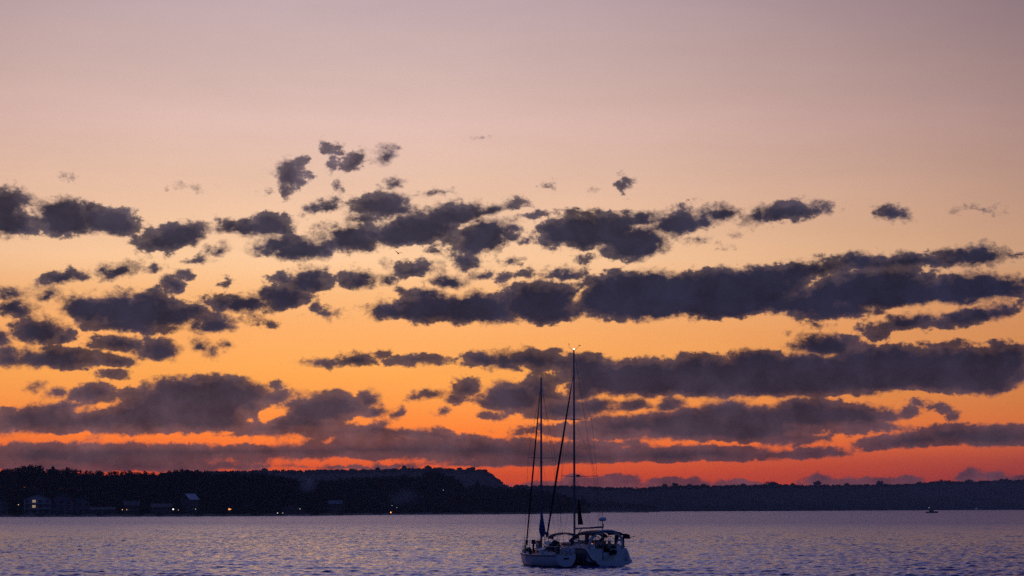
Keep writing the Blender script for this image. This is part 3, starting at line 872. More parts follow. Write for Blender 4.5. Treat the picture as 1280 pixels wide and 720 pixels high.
def smoke(x, y, w, h, off, dens, label):
    D = shore_d(x) + off; p = dirx(x) * D; z = CAM_H + (634 - y) / F * D
    s = D / F
    b = MB(); rn = random.Random(int(x))
    n = 9
    rings = []
    for i in range(n + 1):
        t = i / n; rr = w * s * (.18 + .5 * math.sin(math.pi * min(1, .15 + t * .8)) ** .8) * (0.15 if i in (0, n) else 1)
        cx = (-.25 + .55 * t) * w * s * .5
        rings.append([(cx + rr * math.cos(2 * math.pi * j / 14) * (1 + .2 * rn.random()), rr * .8 * math.sin(2 * math.pi * j / 14), (t - .5) * h * s) for j in range(14)])
    b.rings(rings)
    m = bpy.data.materials.new('smoke'); m.use_nodes = True
    t = m.node_tree; t.nodes.clear(); N, L = t.nodes, t.links
    o = N.new('ShaderNodeOutputMaterial'); v = N.new('ShaderNodeVolumePrincipled'); v.inputs['Color'].default_value = (.75, .85, 1, 1)
    tc = N.new('ShaderNodeTexCoord'); no = N.new('ShaderNodeTexNoise'); no.inputs['Scale'].default_value = 2.6 / (w * s); no.inputs['Detail'].default_value = 4
    L.new(tc.outputs['Object'], no.inputs['Vector'])
    # thins out away from the plume's middle
    sc = N.new('ShaderNodeVectorMath'); sc.operation = 'MULTIPLY'; sc.inputs[1].default_value = (2 / (w * s * 1.05), 2 / (w * s), 2 / (h * s)); L.new(tc.outputs['Object'], sc.inputs[0])
    ln = N.new('ShaderNodeVectorMath'); ln.operation = 'LENGTH'; L.new(sc.outputs[0], ln.inputs[0])
    fa = N.new('ShaderNodeMapRange'); L.new(ln.outputs['Value'], fa.inputs[0]); fa.inputs[1].default_value = .1; fa.inputs[2].default_value = 1; fa.inputs[3].default_value = 1; fa.inputs[4].default_value = 0; fa.interpolation_type = 'SMOOTHSTEP'
    mr = N.new('ShaderNodeMapRange'); L.new(no.outputs['Fac'], mr.inputs[0]); mr.inputs[1].default_value = .38; mr.inputs[2].default_value = .68; mr.inputs[3].default_value = .1; mr.inputs[4].default_value = 1
    mu = N.new('ShaderNodeMath'); mu.operation = 'MULTIPLY'; L.new(fa.outputs[0], mu.inputs[0]); L.new(mr.outputs[0], mu.inputs[1])
    m2 = N.new('ShaderNodeMath'); m2.operation = 'MULTIPLY'; m2.inputs[1].default_value = dens; L.new(mu.outputs[0], m2.inputs[0])
    L.new(m2.outputs[0], v.inputs['Density']); L.new(v.outputs[0], o.inputs['Volume'])
    ob = b.build('smoke', m); ob.location = (p.x, p.y, z)
    tag(ob, label, 'smoke', kind='stuff')
smoke(385, 606, 30, 26, 66, .13, 'pale blue smoke drifting up before the left wood')
smoke(504, 622, 56, 32, 56, .03, 'thin faint smoke haze rising beyond the beach fire')

# ================================================================== boats
M_gel = mat('white_gelcoat', (.78, .78, .76), .28, noise=.04, nscale=.8)
M_gel2 = mat('cream_gelcoat', (.84, .79, .72), .3, noise=.05, nscale=.8)
M_deck = mat('deck_nonskid', (.55, .54, .50), .8, noise=.08, nscale=6)
M_alu = mat('mast_aluminium', (.24, .245, .26), .55, metal=.2, noise=.06, nscale=.6)
M_steel = mat('stainless_steel', (.55, .55, .56), .25, metal=.9)
M_wire = mat('rigging_wire', (.10, .10, .11), .5, metal=.5)
M_navy = mat('navy_canvas', (.012, .016, .035), .9, noise=.3, nscale=3)
M_blue = mat('blue_sailcover', (.02, .06, .22), .85, noise=.3, nscale=4)
M_black = mat('black_canvas', (.012, .012, .014), .9, noise=.3, nscale=4)
M_rub = mat('dark_rubrail', (.03, .03, .035), .6)
M_port = mat('dark_portlight', (.01, .012, .016), .1)
M_green = mat('green_canvas', (.02, .07, .03), .9, noise=.4, nscale=5)
M_red = mat('red_plastic', (.42, .05, .04), .5)
M_yel = mat('yellow_foam', (.62, .48, .16), .7, noise=.1)
M_wht = mat('white_cloth', (.66, .68, .74), .85, noise=.12, nscale=5)
M_teak = mat('teak', (.20, .11, .06), .7, noise=.3, nscale=6)
M_rubber = mat('grey_fender', (.30, .31, .34), .5)
M_vinyl = bpy.data.materials.new('clear_vinyl'); M_vinyl.use_nodes = True
_t = M_vinyl.node_tree; _b = _t.nodes['Principled BSDF']; _b.inputs['Roughness'].default_value = .15; _b.inputs['Base Color'].default_value = (.5, .5, .5, 1)
_tr = _t.nodes.new('ShaderNodeBsdfTransparent'); _mx = _t.nodes.new('ShaderNodeMixShader'); _mx.inputs[0].default_value = .18
_t.links.new(_tr.outputs[0], _mx.inputs[1]); _t.links.new(_b.outputs[0], _mx.inputs[2]); _t.links.new(_mx.outputs[0], _t.nodes['Material Output'].inputs['Surface'])
M_mlight = mat('masthead_light', (.8, .8, .8), .4, emit=(1, .93, .82), estr=5)

def hull_section(b, zs, zk, n=9, p=.72, q=.95):
    out = []
    for i in range(n):
        th = math.pi / 2 * i / (n - 1)
        out.append((b * math.sin(th) ** p if i else 0.0, zs - (zs - zk) * math.cos(th) ** q if i < n - 1 else zs))
    return out

class Boat:
    def __init__(s, name, loc, heading, label, L, beam, sheer, keel):
        s.root = empty(name, loc, heading, label, 'sailboat')
        s.L, s.bp, s.sp, s.kp = L, beam, sheer, keel
    def b(s, y): return lerp(y / s.L, s.bp)
    def z(s, y): return lerp(y / s.L, s.sp)
    def k(s, y): return lerp(y / s.L, s.kp)
    def hull(s, m_side, m_transom, n=46):
        ys = sorted(set([s.L * (i / n) ** 1.15 for i in range(n + 1)]))
        for_side = []
        m = MB()
        for sg in (-1, 1):
            rows = []
            for y in ys:
                sec = hull_section(s.b(y), s.z(y), s.k(y))
                rows.append([(sg * x, y, z) for x, z in sec])
            m.grid(rows if sg > 0 else [r[::-1] for r in rows])
        h = m.build('hull', m_side, s.root, smooth=True)
        sec = hull_section(s.b(0), s.z(0), s.k(0))
        ring = [(-x, -.004, z) for x, z in sec[::-1]] + [(x, -.004, z) for x, z in sec[1:]]
        tr = MB().rings([ring, [(x, .03, z) for x, _, z in ring]]).build('transom', m_transom, s.root)
        rr = MB()
        for sg in (-1, 1): rr.tube([(sg * (s.b(y) + .012), y, s.z(y) - .05) for y in ys], .038, 6)
        rr.build('rub_rail', M_rub, s.root)
        wl = MB()
        for sg in (-1, 1):
            pts = []
            for y in ys[1:]:
                zw = .10; best = None
                sec = hull_section(s.b(y), s.z(y), s.k(y), 33)
                for (xa, za), (xb, zb) in zip(sec, sec[1:]):
                    if za <= zw <= zb: best = xa + (xb - xa) * (zw - za) / max(zb - za, 1e-6)
                if best is not None: pts.append((sg * (best + .006), y, zw))
            if len(pts) > 2: wl.tube(pts, .035, 5)
        wl.build('boot_stripe', M_navy, s.root)
        return h, tr
    def deck(s, y0, y1, drop=.03, n=26):
        rows = [[(-s.b(y) + .015, y, s.z(y) - drop), (0, y, s.z(y) - drop + .05), (s.b(y) - .015, y, s.z(y) - drop)] for y in [y0 + (y1 - y0) * i / n for i in range(n + 1)]]
        return MB().grid(rows).build('deck', M_deck, s.root)
    def tubepart(s, name, pts, r, m, parent=None, seg=8):
        return MB().tube(pts, r, seg).build(name, m, parent or s.root, smooth=True)
    def rails(s, ys, h=.62):
        for sg in (-1, 1):
            for y in ys:
                x = sg * (s.b(y) - .07)
                s.tubepart('stanchion', [(x, y, s.z(y) - .03), (x, y, s.z(y) + h)], .014, M_steel, seg=6)
            for k in (1.0, .52):
                s.tubepart('lifeline', [(sg * (s.b(y) - .07), y, s.z(y) + h * k) for y in ys], .006, M_wire, seg=5)
    def pulpit(s, name, ys, h=.65, close_y=None):
        m = MB(); pts = []
        for y in ys: pts.append((-(s.b(y) - .06), y, s.z(y) + h))
        for y in reversed(ys): pts.append((s.b(y) - .06, y, s.z(y) + h))
        m.tube(pts, .018, 7)
        for p in pts: m.tube([(p[0], p[1], p[2] - h - .02), p], .016, 6)
        m.tube([(p[0], p[1], p[2] - h * .5) for p in pts], .012, 6)
        m.build(name, M_steel, s.root)
    def rig(s, my, base, top, r, spreaders, jib_top, jib_bot, jib_r, back_y, back_z, chain_x):
        mast = s.tubepart('mast', [(0, my, base), (0, my, base + (top - base) * .55), (0, my, top)], [r, r * .97, r * .75], M_alu, seg=12)
        tips = []
        for z, half, sweep in spreaders:
            for sg in (-1, 1):
                tip = (sg * half, my - sweep, z + .05)
                MB().tube([(0, my, z), tip], [.030, .018], 6).ball(tip, .035, 6, 4).build('spreader', M_alu, mast)
                tips.append((sg, z, tip))
        for sg in (-1, 1):
            mine = [t[2] for t in sorted(tips, key=lambda v: v[1]) if t[0] == sg]
            cx = sg * chain_x; cy = my - spreaders[0][2] * .9
            pts = [(cx, cy, s.z(cy))] + mine + [(0, my, jib_top)]
            s.tubepart('shroud', pts, .0095, M_wire, seg=5)
            s.tubepart('shroud', [(cx * .93, cy - .2, s.z(cy)), (sg * r, my, spreaders[0][0] - .2)], .0085, M_wire, seg=5)
            if len(mine) > 1: s.tubepart('shroud', [mine[0], (sg * r, my, spreaders[-1][0] - .15)], .0075, M_wire, seg=5)
        # headstay with the jib rolled round it
        a, b = Vector((0, jib_bot[0], jib_bot[1])), Vector((0, my + r, jib_top))
        P = [a + (b - a) * t for t in (0, .04, .05, .3, .6, .9, .93, 1)]
        s.tubepart('furled_jib', P, [.016, .018, jib_r * .8, jib_r, jib_r * .85, jib_r * .55, .02, .014], M_navy, seg=9)
        MB().tube([a + (b - a) * .02, a + (b - a) * .045], [.11, .11], 10).build('furler_drum', M_black, s.root)
        s.tubepart('backstay', [(0, back_y, back_z), (0, my - r * .6, top - .05)], .0085, M_wire, seg=5)
        return mast

# ------------------------------------------------------------------ the nearer, smaller sailboat
p = at(707.6, 707, 149.0)
A = Boat('sailboat', (p.x, p.y, 0), R(18.5), 'nearer smaller sailboat with cream hull, dark bimini and the shorter mast', 9.7,
         [(0, .80), (.07, 1.02), (.18, 1.36), (.35, 1.66), (.5, 1.72), (.68, 1.45), (.84, .85), (.94, .36), (1, .04)],
         [(0, .97), (.4, .90), (.75, 1.02), (1, 1.30)], [(0, .08), (.05, .0), (.15, -.25), (.45, -.45), (.8, -.40), (.93, -.1), (.97, .35), (1, 1.1)])
A.hull(M_gel2, M_gel)
A.deck(.02, 9.6)
MB().box((0, -.02, .70), (.42, .02, .12)).build('name_plate', M_black, A.root)
toe = MB()
for sg in (-1, 1): toe.tube([(sg * (A.b(y) - .03), y, A.z(y) + .02) for y in [.05 + i * .4 for i in range(24)]], .03, 6)
toe.build('toe_rail', M_gel, A.root)
# cabin trunk
cab = MB()
rows = []
for y, w, h in ((3.1, 1.0, .50), (3.3, 1.04, .56), (5.2, .98, .50), (7.0, .66, .36), (7.7, .42, .12)):
    zz = A.z(y)
    rows.append([(-w, y, zz - .02), (-w * .93, y, zz + h * .8), (-w * .6, y, zz + h), (w * .6, y, zz + h), (w * .93, y, zz + h * .8), (w, y, zz - .02)])
cab.grid(rows); cab.add(rows[0], [(5, 4, 3, 2, 1, 0)])
cab_o = cab.build('cabin', M_gel, A.root)
for sg in (-1, 1):
    for y in (3.9, 4.9, 5.9):
        MB().box((sg * (lerp(y, [(3.3, 1.01), (5.2, .955), (7, .64)]) + .0), y, A.z(y) + .27), (.05, .55, .17), rz=sg * .06).build('cabin_window', M_port, cab_o)
MB().box((0, 3.06, 1.15), (.55, .06, .5)).build('companionway', M_black, cab_o)
MB().box((0, 4.3, 1.50), (.6, .6, .06)).build('hatch', M_port, cab_o)
# cockpit
for sg in (-1, 1):
    MB().box((sg * .72, 1.75, 1.02), (.14, 2.5, .34)).build('cockpit_coaming', M_gel, A.root)
    MB().tube([(sg * .74, 2.3, 1.19), (sg * .74, 2.3, 1.36)], [.09, .07], 10).build('winch', M_steel, A.root)
MB().tube([(.52 * math.cos(a * math.pi / 12), .95, 1.42 + .42 * math.sin(a * math.pi / 12)) for a in range(25)], .02, 6).box((0, .97, 1.42), (.98, .02, .03)).box((0, .97, 1.42), (.03, .024, .8)).build('steering_wheel', M_steel, A.root)
MB().box((0, 1.05, 1.15), (.22, .2, .6), taper=.8).build('binnacle', M_gel, A.root)
A.pulpit('pushpit', (.25, 1.1))
A.pulpit('bow_pulpit', (8.5, 9.3))
A.rails((1.1, 2.6, 4.2, 5.8, 7.3, 8.5))
# mast and rig
mz = 1.42
mastA = A.rig(5.74, mz, 15.05, .088, [(8.57, 1.16, .12)], 14.5, (9.5, 1.35), .072, .05, .98, 1.5)
MB().tube([(0, 5.74, 15.05), (0, 5.74, 15.4)], .010, 5).tube([(-.03, 5.6, 15.33), (.30, 5.45, 15.36)], .012, 5).box((.28, 5.45, 15.36), (.12, .02, .1)).build('wind_vane', M_black, mastA)
MB().box((0, 5.74 - .1, 13.4), (.05, .05, .5)).build('mast_light', M_black, mastA)
A.tubepart('boom', [(0, 5.62, 2.55), (0, 4.1, 2.5)], .055, M_alu)
sc = MB()
sc.tube([(0, 5.60, 4.30), (-.02, 5.56, 3.75), (-.04, 5.48, 3.2), (-.05, 5.40, 2.85), (-.04, 5.36, 2.55), (-.02, 5.40, 2.30)], [.05, .13, .22, .27, .23, .09], 12)
sc.build('mainsail_cover', M_blue, A.root, smooth=True)
sc = MB().tube([(0, 5.3, 2.62), (0, 4.7, 2.60), (0, 4.1, 2.56)], [.16, .12, .07], 9)
sc.build('boom_cover', M_blue, A.root, smooth=True)
# bimini over the cockpit and spray hood
def canopy(boat, name, y0, y1, half, zc, ze, m, th=.035, n=12, rows=5, drop=0.0):
    rs = []
    for i in range(rows):
        t = i / (rows - 1); y = y0 + (y1 - y0) * t
        rs.append([(half * math.sin(math.pi / 2 * (2 * j / n - 1)), y, ze + (zc - ze) * math.cos(math.pi / 2 * (2 * j / n - 1)) ** .8 + .05 * math.sin(math.pi * t) - drop * t) for j in range(n + 1)])
    return MB().sheet(rs, th).build(name, m, boat.root, smooth=False), rs
bm_o, rs = canopy(A, 'bimini', -.05, 1.1, 1.10, 2.66, 2.24, M_navy, th=.06)
for y, yb in ((-.02, .6), (1.05, .8)):
    pts = [(-.95, yb, 1.1)] + [(1.08 * math.sin(math.pi / 2 * (2 * j / 12 - 1)), y, 2.16 + .38 * math.cos(math.pi / 2 * (2 * j / 12 - 1)) ** .8) for j in range(13)] + [(.95, yb, 1.1)]
    MB().tube(pts, .018, 6).build('bimini_frame', M_steel, bm_o)
MB().tube([(.3, .12, .95), (.3, .1, 3.05)], .009, 5).build('antenna', M_steel, A.root)

def on_boat(boat, name, lx, ly, lz, label, cat, rz=0, group=None):
    h = boat.root.rotation_euler.z
    q = Matrix.Rotation(h, 3, 'Z') @ Vector((lx, ly, 0)) + boat.root.location
    return empty(name, (q.x, q.y, lz), h + rz, label, cat, group)

def soft_bundle(m, c, r, seed, n=7):
    rn = random.Random(seed)
    for i in range(n):
        m.ball((c[0] + rn.uniform(-.6, .6) * r[0], c[1] + rn.uniform(-.6, .6) * r[1], c[2] + rn.uniform(-.5, .6) * r[2]), (r[0] * rn.uniform(.4, .65), r[1] * rn.uniform(.4, .65), r[2] * rn.uniform(.4, .6)), 9, 6)
    return m

o = on_boat(A, 'canvas_bundle', -.10, 2.2, 1.42, 'dark green canvas bundle heaped in the smaller sailboat\'s cockpit', 'bundle')
soft_bundle(MB(), (0, 0, .32), (.46, .36, .36), 3, 9).build('canvas', M_green, o, smooth=True)
MB().tube([(-.3, 0, .3), (0, -.28, .42), (.3, 0, .3)], .02, 5).build('cord', M_wht, o)
o = on_boat(A, 'dark_bag', -.16, 2.6, .92, 'black sail bag under the green bundle in the smaller sailboat\'s cockpit', 'bag')
soft_bundle(MB(), (0, 0, .36), (.52, .45, .40), 8, 10).build('bag', M_black, o, smooth=True)
o = on_boat(A, 'fuel_can', -.55, 4.9, 1.41, 'red fuel can on the cabin top of the smaller sailboat', 'fuel can')
MB().box((0, 0, .30), (.36, .26, .56), taper=.9).build('can_body', M_red, o)
MB().tube([(-.1, 0, .58), (-.08, 0, .68), (.08, 0, .68), (.1, 0, .58)], .025, 6).build('handle', M_red, o)
MB().tube([(.13, 0, .58), (.17, 0, .66)], .03, 7).build('cap', M_black, o)
o = on_boat(A, 'horseshoe_buoy', -1.66, 4.85, .98, 'pale yellow horseshoe buoy hung on the port rail of the smaller sailboat', 'life buoy', rz=R(70))
MB().tube([(.22 * math.cos(R(a)), 0, .34 + .28 * math.sin(R(a))) for a in range(-60, 241, 20)], .085, 8).build('buoy_foam', M_yel, o, smooth=True)
MB().tube([(-.05, .07, .62), (0, .1, .66), (.05, .07, .62)], .02, 5).build('strap', M_wht, o)
o = on_boat(A, 'green_kit_bag', -1.42, 4.5, .90, 'dark green kit bag beside the yellow buoy on the smaller sailboat', 'bag')
soft_bundle(MB(), (0, 0, .30), (.22, .34, .32), 5, 7).build('bag', M_green, o, smooth=True)
MB().tube([(0, -.25, .45), (0, 0, .62), (0, .25, .45)], .02, 5).build('handle', M_black, o)
o = on_boat(A, 'outboard_motor', -1.30, 3.9, .95, 'small black outboard motor stowed upright on the smaller sailboat\'s port rail', 'outboard motor')
MB().box((0, 0, .98), (.26, .40, .34), taper=.8).build('motor_cowl', M_black, o)
MB().box((0, .03, .5), (.11, .16, .74)).build('motor_leg', M_black, o)
MB().ball((0, .0, .12), (.05, .2, .06)).box((0, -.2, .12), (.26, .03, .06)).build('propeller', M_black, o)
o = on_boat(A, 'white_bundle', .50, .55, 1.02, 'crumpled white cover bundled on the stern rail of the smaller sailboat', 'bundle')
soft_bundle(MB(), (0, 0, .30), (.42, .30, .36), 12, 10).build('cloth', M_wht, o, smooth=True)
MB().tube([(-.42, 0, .3), (0, -.28, .33), (.42, 0, .3)], .02, 5).build('cord', M_black, o)
o = on_boat(A, 'dorade_vent', -.75, 4.6, 1.36, 'small white ventilator cowl on the smaller sailboat\'s cabin top', 'ventilator')
MB().tube([(0, 0, 0), (0, 0, .28), (-.02, -.1, .38)], [.09, .09, .13], 10).build('cowl', M_gel, o, smooth=True)
MB().box((0, 0, .03), (.3, .34, .10)).build('vent_box', M_gel, o)

# ------------------------------------------------------------------ the larger sailboat, rafted beyond
p = at(767.5, 708, 150.6)
B = Boat('sailboat', (p.x, p.y, 0), R(23), 'larger sailboat with white stern scoop, arch and the taller mast', 13.3,
         [(0, 1.56), (.06, 1.72), (.14, 1.80), (.35, 1.97), (.55, 1.93), (.72, 1.55), (.86, .92), (.95, .36), (1, .05)],
         [(0, .50), (.025, .55), (.05, .78), (.08, 1.16), (.105, 1.38), (.14, 1.45), (.5, 1.38), (.8, 1.52), (1, 1.80)],
         [(0, .06), (.04, -.02), (.15, -.3), (.5, -.6), (.85, -.45), (.95, .0), (.98, .7), (1, 1.6)])
B.hull(mat('shaded_topsides', (.16, .17, .20), .3, noise=.05, nscale=.8), M_gel)  # shade from the boat alongside is put into the dark hull colour
B.deck(1.75, 13.1)
swim = MB().box((0, .62, .40), (3.02, 1.22, .06)).build('swim_platform', M_deck, B.root)
sw = MB()
for sg in (-1, 1): sw.box((sg * 1.02, 1.28, .92), (1.40, .10, .98))
sw.box((0, 1.34, .76), (.70, .10, .70))
sw.build('stern_wall', M_gel, B.root)
MB().box((0, 1.10, .62), (.62, .30, .32)).build('stern_step', M_deck, B.root)
for sg in (-1, 1):
    MB().sheet([[(sg * (B.b(y) - .10), y, .42) for y in (.06, .5, .9, 1.26)], [(sg * (B.b(y) - .06), y, B.z(y) - .01) for y in (.06, .5, .9, 1.26)]], .04, (sg, 0, 0)).build('quarter_moulding', M_gel, B.root)
    pts = [(-.0 + sg * (B.b(y) - .02), y, B.z(y) + .015) for y in [i * .12 for i in range(1, 16)]]
    MB().tube(pts, .05, 7).build('quarter_cap', M_gel, B.root, smooth=True)
    pts = [(sg * (B.b(y) - .03), y, B.z(y) + .02) for y in [1.8 + i * .45 for i in range(26)]]
    MB().tube(pts, .03, 6).build('toe_rail', M_gel, B.root)
for y in (3.2, 4.6, 6.1, 7.4):
    for sg in (-1, 1):
        MB().box((sg * (B.b(y) - .035), y, .98), (.10, .44, .13), rz=0).build('portlight', M_port, B.root)
# cockpit and cabin
for sg in (-1, 1):
    MB().box((sg * 1.12, 2.9, 1.58), (.40, 3.1, .36), taper=.85).build('cockpit_coaming', M_gel, B.root)
    MB().box((sg * .86, 2.9, 1.50), (.18, 2.8, .16)).build('cockpit_seat', M_navy, B.root)
    MB().tube([(sg * 1.1, 3.9, 1.75), (sg * 1.1, 3.9, 1.97)], [.12, .09], 10).build('winch', M_steel, B.root)
cab = MB(); rows = []
for y, w, h in ((4.5, 1.28, .62), (4.8, 1.32, .66), (7.0, 1.22, .60), (9.2, .85, .42), (10.2, .5, .12)):
    zz = B.z(y); rows.append([(-w, y, zz - .02), (-w * .9, y, zz + h * .8), (-w * .55, y, zz + h), (w * .55, y, zz + h), (w * .9, y, zz + h * .8), (w, y, zz - .02)])
cab.grid(rows); cab.add(rows[0], [(5, 4, 3, 2, 1, 0)])
cabB = cab.build('cabin', M_gel, B.root)
for sg in (-1, 1): MB().box((sg * 1.24, 6.1, B.z(6.1) + .28), (.06, 2.2, .2), rz=sg * .03).build('cabin_window', M_port, cabB)
MB().box((0, 4.46, 1.75), (.62, .06, .66)).build('companionway', M_black, cabB)
for sg in (-1, 1):
    ped = MB().box((sg * .62, 2.1, 1.72), (.24, .22, .56), taper=.8).build('helm_pedestal', M_gel, B.root)
    MB().tube([(sg * .62 + .42 * math.cos(a * math.pi / 12), 1.95, 1.95 + .42 * math.sin(a * math.pi / 12)) for a in range(25)], .022, 6).box((sg * .62, 1.95, 1.95), (.8, .02, .03)).box((sg * .62, 1.95, 1.95), (.03, .024, .8)).build('steering_wheel', M_black, ped)
# arch over the helm
arc = [(-1.46, 1.5, 1.42), (-1.42, 1.38, 1.85), (-1.26, 1.26, 2.28), (-.94, 1.20, 2.60), (-.45, 1.18, 2.76), (0, 1.18, 2.79), (.45, 1.18, 2.76), (.94, 1.20, 2.60), (1.26, 1.26, 2.28), (1.42, 1.38, 1.85), (1.46, 1.5, 1.42)]
MB().tube(arc, .085, 9, squash=(1.0, 1.5)).build('arch', M_gel, B.root, smooth=True)
# canopy of dark canvas, bimini joined to the spray hood
bi, rs = canopy(B, 'bimini', 1.05, 3.75, 1.34, 2.80, 2.48, M_navy, th=.06)
for y in (2.3, 3.72):
    pts = [(-1.3, y - .1, 1.5)] + [(1.32 * math.sin(math.pi / 2 * (2 * j / 12 - 1)), y, 2.43 + .28 * math.cos(math.pi / 2 * (2 * j / 12 - 1)) ** .8) for j in range(13)] + [(1.3, y - .1, 1.5)]
    MB().tube(pts, .02, 6).build('bimini_frame', M_steel, bi)
sh, rs = canopy(B, 'spray_hood', 3.9, 4.9, 1.36, 2.72, 2.26, M_navy, th=.05, drop=.12)
bot = [(-1.30, 5.55, 1.98), (-.6, 5.8, 2.02), (.6, 5.8, 2.02), (1.30, 5.55, 1.98)]
top = [(-1.34, 4.88, 2.14), (-.62, 4.9, 2.50), (.62, 4.9, 2.50), (1.34, 4.88, 2.14)]
MB().sheet([bot, top], .012, (0, -1, .2)).build('clear_window', M_vinyl, sh)
fm = MB()
for a, b in zip(bot, top): fm.tube([a, b], .035, 6)
fm.tube(bot, .035, 6)
fm.build('hood_frame', M_navy, sh)
for sg in (-1, 1):
    MB().sheet([[(sg * 1.34, 5.5, 1.95), (sg * 1.35, 4.9, 1.7), (sg * 1.35, 4.55, 1.7)], [(sg * 1.35, 5.0, 2.22), (sg * 1.36, 4.7, 2.30), (sg * 1.36, 4.5, 2.32)]], .03, (sg, 0, 0)).build('hood_side', M_navy, sh)
    MB().sheet([[(sg * 1.30, 2.05, 1.72), (sg * 1.30, 2.5, 1.72)], [(sg * 1.335, 1.7, 2.46), (sg * 1.335, 2.5, 2.46)]], .03, (sg, 0, 0)).build('side_curtain', M_navy, bi)
B.pulpit('pushpit', (1.75, 2.4), h=.62)
B.pulpit('bow_pulpit', (12.0, 12.9))
B.rails((2.4, 4.2, 6.2, 8.2, 10.2, 12.0))
mastB = B.rig(7.3, 2.0, 17.5, .090, [(7.14, 1.60, 1.0), (11.8, 1.18, .86)], 15.6, (12.95, 1.9), .092, 1.7, 1.5, 1.75)
bulb = MB().ball((0, 7.3, 17.60), .062).build('masthead_lamp', M_mlight, mastB, smooth=True)
MB().tube([(0, 7.3, 17.5), (0, 7.3, 17.56)], .05, 8).tube([(-.05, 7.2, 17.5), (-.62, 6.9, 17.7), (-.62, 6.9, 17.95)], .012, 5).ball((-.62, 6.9, 17.97), .05, 6, 4).tube([(.05, 7.2, 17.5), (.38, 7.1, 17.85)], .012, 5).box((.42, 7.05, 17.90), (.16, .02, .07)).build('wind_vane', M_black, mastB)
MB().tube([(.10, 7.12, 7.22), (.36, 7.0, 7.22)], .07, 8).build('steaming_light', M_black, mastB)
MB().box((-.06, 7.18, 8.6), (.10, .10, .18)).build('mast_winch', M_black, mastB)
boom = B.tubepart('boom', [(0, 7.18, 2.92), (0, 4.5, 3.0), (0, 1.9, 3.10)], .075, M_alu)
MB().tube([(0, 1.95, 3.10), (0, 1.93, 3.35)], [.05, .07], 7).build('boom_end', M_black, boom)
B.tubepart('boom_vang', [(0, 7.16, 2.15), (0, 5.9, 2.92)], .035, M_alu)
B.tubepart('topping_lift', [(0, 1.95, 3.15), (0, 7.2, 17.4)], .007, M_wire, seg=5)
# radar on its pole at the port quarter
pole = B.tubepart('radar_pole', [(-.80, .35, .42), (-.80, .35, 3.70)], .035, M_alu)
MB().tube([(-.80, .35, 3.56), (-.80, .35, 3.60), (-.80, .35, 3.70), (-.80, .35, 3.84), (-.80, .35, 3.90)], [.10, .27, .31, .27, .10], 16).build('radar_dome', M_gel, pole, smooth=True)
MB().tube([(-.80, .35, 3.9), (-.80, .35, 4.25)], .02, 6).build('antenna', M_steel, pole)
MB().tube([(-.80, .35, 2.5), (-.80, 1.15, 2.62)], .02, 6).build('pole_brace', M_steel, pole)
MB().ball((-.95, 2.0, 1.78), .055).build('cockpit_lamp', mat('red_lamp', (.4, .1, .05), .5, emit=(1, .25, .08), estr=1.2), B.root)

o = on_boat(B, 'outboard_motor', 1.76, 1.35, 1.50, 'black outboard motor clamped on the larger sailboat\'s starboard stern rail', 'outboard motor', rz=R(60))
MB().box((0, 0, .84), (.34, .62, .34), taper=.82).ball((0, .1, .98), (.15, .28, .10)).build('motor_cowl', M_black, o)
MB().box((0, .25, .38), (.13, .18, .78)).build('motor_leg', M_black, o)
MB().tube([(0, -.3, .78), (0, -.66, .86)], [.03, .02], 6).build('tiller_handle', M_black, o)
MB().ball((0, .25, .06), (.05, .2, .05)).build('gearcase', M_black, o)
o = on_boat(B, 'life_ring', 1.30, 1.62, 1.45, 'white life ring hung on the larger sailboat\'s stern rail beside the outboard motor', 'life ring')
MB().tube([(.26 * math.cos(R(a)), 0, .36 + .26 * math.sin(R(a))) for a in range(0, 361, 20)], .075, 8).build('ring', M_wht, o, smooth=True)
MB().tube([(.33 * math.cos(R(a)), .0, .36 + .33 * math.sin(R(a))) for a in range(0, 361, 30)], .014, 5).build('grab_line', M_red, o)
o = on_boat(B, 'covered_bundle', .40, 1.10, .42, 'dark covered bundle hung at the larger sailboat\'s stern step', 'bundle')
soft_bundle(MB(), (0, -.12, .62), (.34, .16, .32), 21, 8).build('cover', M_black, o, smooth=True)
MB().tube([(0, .02, .0), (0, -.02, .6)], .03, 6).build('stand', M_steel, o)
o = on_boat(B, 'limp_flag', .12, 6.75, 1.98, 'dark limp flag hanging from its halyard beside the taller mast', 'flag')
fl = MB(); rows = []
for i in range(12):
    t = i / 11; z = 3.35 - t * 2.1; w = .10 + .36 * t ** .8
    rows.append([(-.05 + w * j / 6, .07 * math.sin(j * 2.1 + t * 3) * (.4 + t), z - .12 * (j / 6) * (1 - t)) for j in range(7)])
fl.sheet(rows, .025, (0, 1, 0)).build('cloth', M_black, o)
MB().tube([(-.06, 0, .0), (-.06, 0, 5.1)], .011, 5).build('halyard', M_wire, o)
# ------------------------------------------------------------------ small craft far out, and a bird
D = d_of(641.0)
p = dirx(1164.7) * D
mb = empty('motorboat', (p.x, p.y, 0), R(4), 'small dark motorboat far out on the lake below the long hills', 'motorboat')
h = MB(); rows = []
for t in [i / 14 for i in range(15)]:
    x = -5.0 + 10 * t; b = 1.5 * (1 - max(0, (t - .35) / .65) ** 2.2) + .02; zs = .95 + .35 * t
    rows.append([(x, -b, zs), (x, -b * .85, .2), (x, 0, -.4 + .5 * max(0, t - .8) * 4), (x, b * .85, .2), (x, b, zs)])
h.grid(rows); h.add(rows[0], [(0, 1, 2, 3, 4)]); h.grid([[r[0], (r[0][0], 0, r[0][2] + .06), r[4]] for r in rows])
M_dboat = mat('dark_boat_paint', (.03, .03, .04), .4)
h.build('hull', M_dboat, mb)
MB().box((-.6, 0, 1.55), (4.2, 2.2, 1.0), taper=.8).build('cabin', M_dboat, mb)
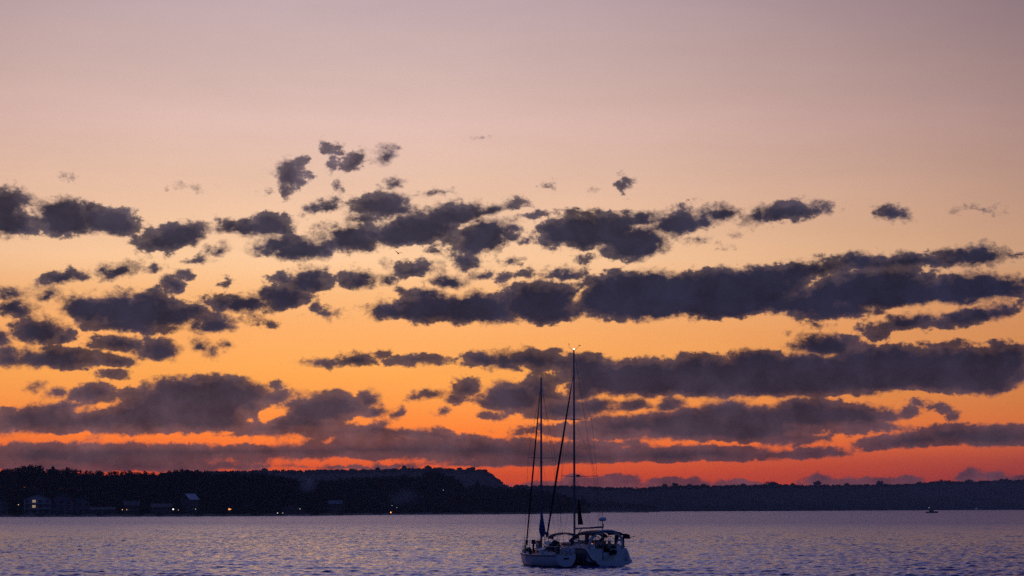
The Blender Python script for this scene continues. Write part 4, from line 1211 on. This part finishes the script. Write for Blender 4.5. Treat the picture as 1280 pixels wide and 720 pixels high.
MB().box((-.4, 0, 2.12), (3.4, 1.9, .12)).build('cabin_roof', M_grey, mb)
MB().box((1.25, 0, 1.75), (.12, 1.6, .5)).build('windscreen', M_port, mb)
MB().tube([(-2.2, 0, 2.0), (-2.2, 0, 4.1)], .06, 6).build('mast', M_alu, mb)
MB().ball((-2.2, 0, 4.25), .22).build('mast_lamp', mat('boat_lamp', (.6, .6, .6), .4, emit=(1, .95, .85), estr=.7), mb)
D = 3150
p = dirx(1220.5) * D
wb = empty('motorboat', (p.x, p.y, 0), R(8), 'tiny pale boat against the foot of the hills near the right edge', 'motorboat')
h = MB(); rows = []
for t in [i / 10 for i in range(11)]:
    x = -3.2 + 6.4 * t; b = 1.1 * (1 - max(0, (t - .4) / .6) ** 2.2) + .02
    rows.append([(x, -b, 1.0 + .3 * t), (x, -b * .8, .1), (x, 0, -.2), (x, b * .8, .1), (x, b, 1.0 + .3 * t)])
h.grid(rows); h.add(rows[0], [(0, 1, 2, 3, 4)]); h.grid([[r[0], r[4]] for r in rows]); h.build('hull', M_gel, wb)
MB().box((-.3, 0, 1.8), (3.0, 1.6, 1.3), taper=.75).build('cabin', M_gel, wb)
MB().ball((-.3, 0, 2.9), .3).build('cabin_lamp', mat('far_lamp', (.6, .6, .6), .4, emit=(1, .95, .9), estr=1.0), wb)

p = at(498, 317, 420)
bd = MB()
bd.tube([(-.34, 0, .02), (-.26, 0, .03), (-.05, 0, .02), (.12, 0, .03), (.22, 0, .05), (.30, 0, .04)], [.02, .05, .085, .075, .05, .012], 9)
for sg in (-1, 1):
    bd.sheet([[(.12, sg * .05, .06), (.15, sg * .28, .26), (.06, sg * .50, .30), (-.10, sg * .66, .24)], [(-.10, sg * .05, .05), (-.06, sg * .28, .23), (-.08, sg * .50, .27), (-.16, sg * .66, .23)]][::sg], .015)
o = bd.build('bird', mat('dark_feathers', (.03, .03, .03), .9, noise=.3, nscale=8))
o.location = p; o.scale = (1.5, 1.5, 1.5); o.rotation_euler = (R(12), R(14), R(118))
tag(o, 'small dark bird flying before the clouds, wings raised', 'bird')
